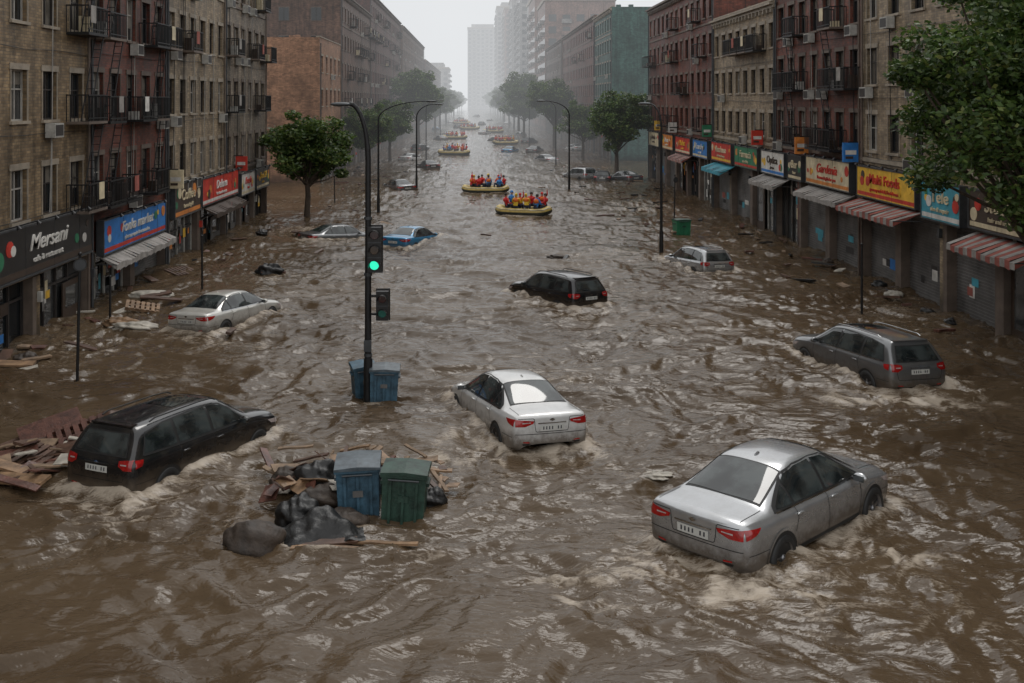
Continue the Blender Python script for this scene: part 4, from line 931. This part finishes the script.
n1=noise_out(nt,mp.outputs[0],2.2,3,.5,.6); n2=noise_out(nt,mp.outputs[0],.12,4,.6); n3=noise_out(nt,mp.outputs[0],8,4,.55,.4)
col=mixc(nt,ramp(nt,n2,[(.35,0.),(.65,1.)]),(.068,.045,.026),(.105,.073,.044))
fa=N(nt,'ShaderNodeAttribute'); fa.attribute_name='foam'
fz=noise_out(nt,mp.outputs[0],7,8,.75,1.5)
fm=N(nt,'ShaderNodeMath',operation='MULTIPLY_ADD'); nt.links.new(fz,fm.inputs[0]); fm.inputs[1].default_value=1.5; nt.links.new(fa.outputs['Fac'],fm.inputs[2])
dv=N(nt,'ShaderNodeMath',operation='SUBTRACT'); nt.links.new(fm.outputs[0],dv.inputs[0]); dv.inputs[1].default_value=.75
ff=ramp(nt,dv.outputs[0],[(.20,0.),(.38,.35),(.72,.85)])
col=mixc(nt,ff,col,(.48,.41,.33)); nt.links.new(col,b.inputs['Base Color'])
nt.links.new(mixc(nt,ff,(.10,)*3,(.5,)*3),b.inputs['Roughness']); b.inputs['IOR'].default_value=1.33
ad=N(nt,'ShaderNodeMath',operation='MULTIPLY_ADD'); nt.links.new(n3,ad.inputs[0]); ad.inputs[1].default_value=.20; nt.links.new(n1,ad.inputs[2])
bn=N(nt,'ShaderNodeBump'); bn.inputs['Strength'].default_value=.6; bn.inputs['Distance'].default_value=.11; nt.links.new(ad.outputs[0],bn.inputs['Height']); nt.links.new(bn.outputs[0],b.inputs['Normal'])
me.materials.append(wm); obj('flood_water',me)
mb=MB(); mb.face([(-4000,-200,-1.3),(4000,-200,-1.3),(4000,4000,-1.3),(-4000,4000,-1.3)],simple('soil',(.08,.06,.04),.9)); mb.build('ground')
mb=MB(); mb.face([(-10.5,-50,-1.05),(13.5,-50,-1.05),(13.5,1200,-1.05),(-10.5,1200,-1.05)],simple('asphalt',(.05,.05,.05),.9)); mb.build('road')
for a,b_ in ((-15,-10.5),(13.5,18)):
    mb=MB(); mb.box(a,b_,-50,1200,-1.2,-.92,'stone'); mb.build('pavement')

# ---------------------------------------------------------------- haze (homogeneous rain mist filling the far street; emission stands in for scattered skylight)
mb=MB(); fogm=D.materials.new('emissive_rain_haze'); fogm.use_nodes=True; nt=fogm.node_tree; nt.nodes.clear()
out=nt.nodes.new('ShaderNodeOutputMaterial'); va=nt.nodes.new('ShaderNodeVolumeAbsorption'); va.inputs['Color'].default_value=(0,0,0,1); va.inputs['Density'].default_value=.0014
em=nt.nodes.new('ShaderNodeEmission'); em.inputs['Color'].default_value=(.76,.78,.80,1); em.inputs['Strength'].default_value=.0014
ads=nt.nodes.new('ShaderNodeAddShader'); nt.links.new(va.outputs[0],ads.inputs[0]); nt.links.new(em.outputs[0],ads.inputs[1]); nt.links.new(ads.outputs[0],out.inputs['Volume'])
mb.box(-300,300,90,1300,-.9,130,fogm); mb.build('haze')

# ---------------------------------------------------------------- world, sun, camera
w=D.worlds.new('World'); scene.world=w; w.use_nodes=True; nt=w.node_tree; bg=nt.nodes['Background']
el=math.radians(58); az=math.radians(20)
sky=nt.nodes.new('ShaderNodeTexSky'); sky.sky_type='NISHITA'; sky.sun_disc=False; sky.sun_elevation=el; sky.sun_rotation=az; sky.dust_density=5; sky.air_density=1.
hs=nt.nodes.new('ShaderNodeHueSaturation'); hs.inputs['Saturation'].default_value=.1; nt.links.new(sky.outputs[0],hs.inputs['Color'])
tc=nt.nodes.new('ShaderNodeTexCoord'); sp=nt.nodes.new('ShaderNodeSeparateXYZ'); nt.links.new(tc.outputs['Generated'],sp.inputs[0])
clr=ramp(nt,sp.outputs[2],[(0.,(.84,.85,.86)),(.3,(.93,.935,.94)),(1.,(.96,.96,.96))])
sc_=nt.nodes.new('ShaderNodeVectorMath'); sc_.operation='SCALE'; sc_.inputs['Scale'].default_value=12.; nt.links.new(clr,sc_.inputs[0])
ov=mixc(nt,.88,hs.outputs[0],sc_.outputs[0])
cn=noise_out(nt,tc.outputs['Generated'],2.5,5,.55); ov=mixc(nt,1.,ov,ramp(nt,cn,[(.3,.82),(.7,1.)]),'MULTIPLY')
nt.links.new(ov,bg.inputs['Color']); bg.inputs['Strength'].default_value=.1
sl=D.lights.new('sun','SUN'); sl.energy=.8; sl.angle=math.radians(22); sl.color=(1,.97,.93); so=D.objects.new('sun',sl); scene.collection.objects.link(so)
dvv=Vector((math.sin(az)*math.cos(el),math.cos(az)*math.cos(el),math.sin(el))); so.rotation_euler=dvv.to_track_quat('Z','Y').to_euler()
cd=D.cameras.new('cam'); cd.lens=35; cd.sensor_width=36; cd.shift_x=.036; cd.shift_y=-.236; cd.clip_end=6000; cd.clip_start=.1
co=D.objects.new('camera',cd); scene.collection.objects.link(co); co.location=(0,0,8); co.rotation_euler=(math.radians(90),0,0); scene.camera=co
scene.view_settings.view_transform='Standard'; scene.view_settings.look='None'; scene.view_settings.exposure=0
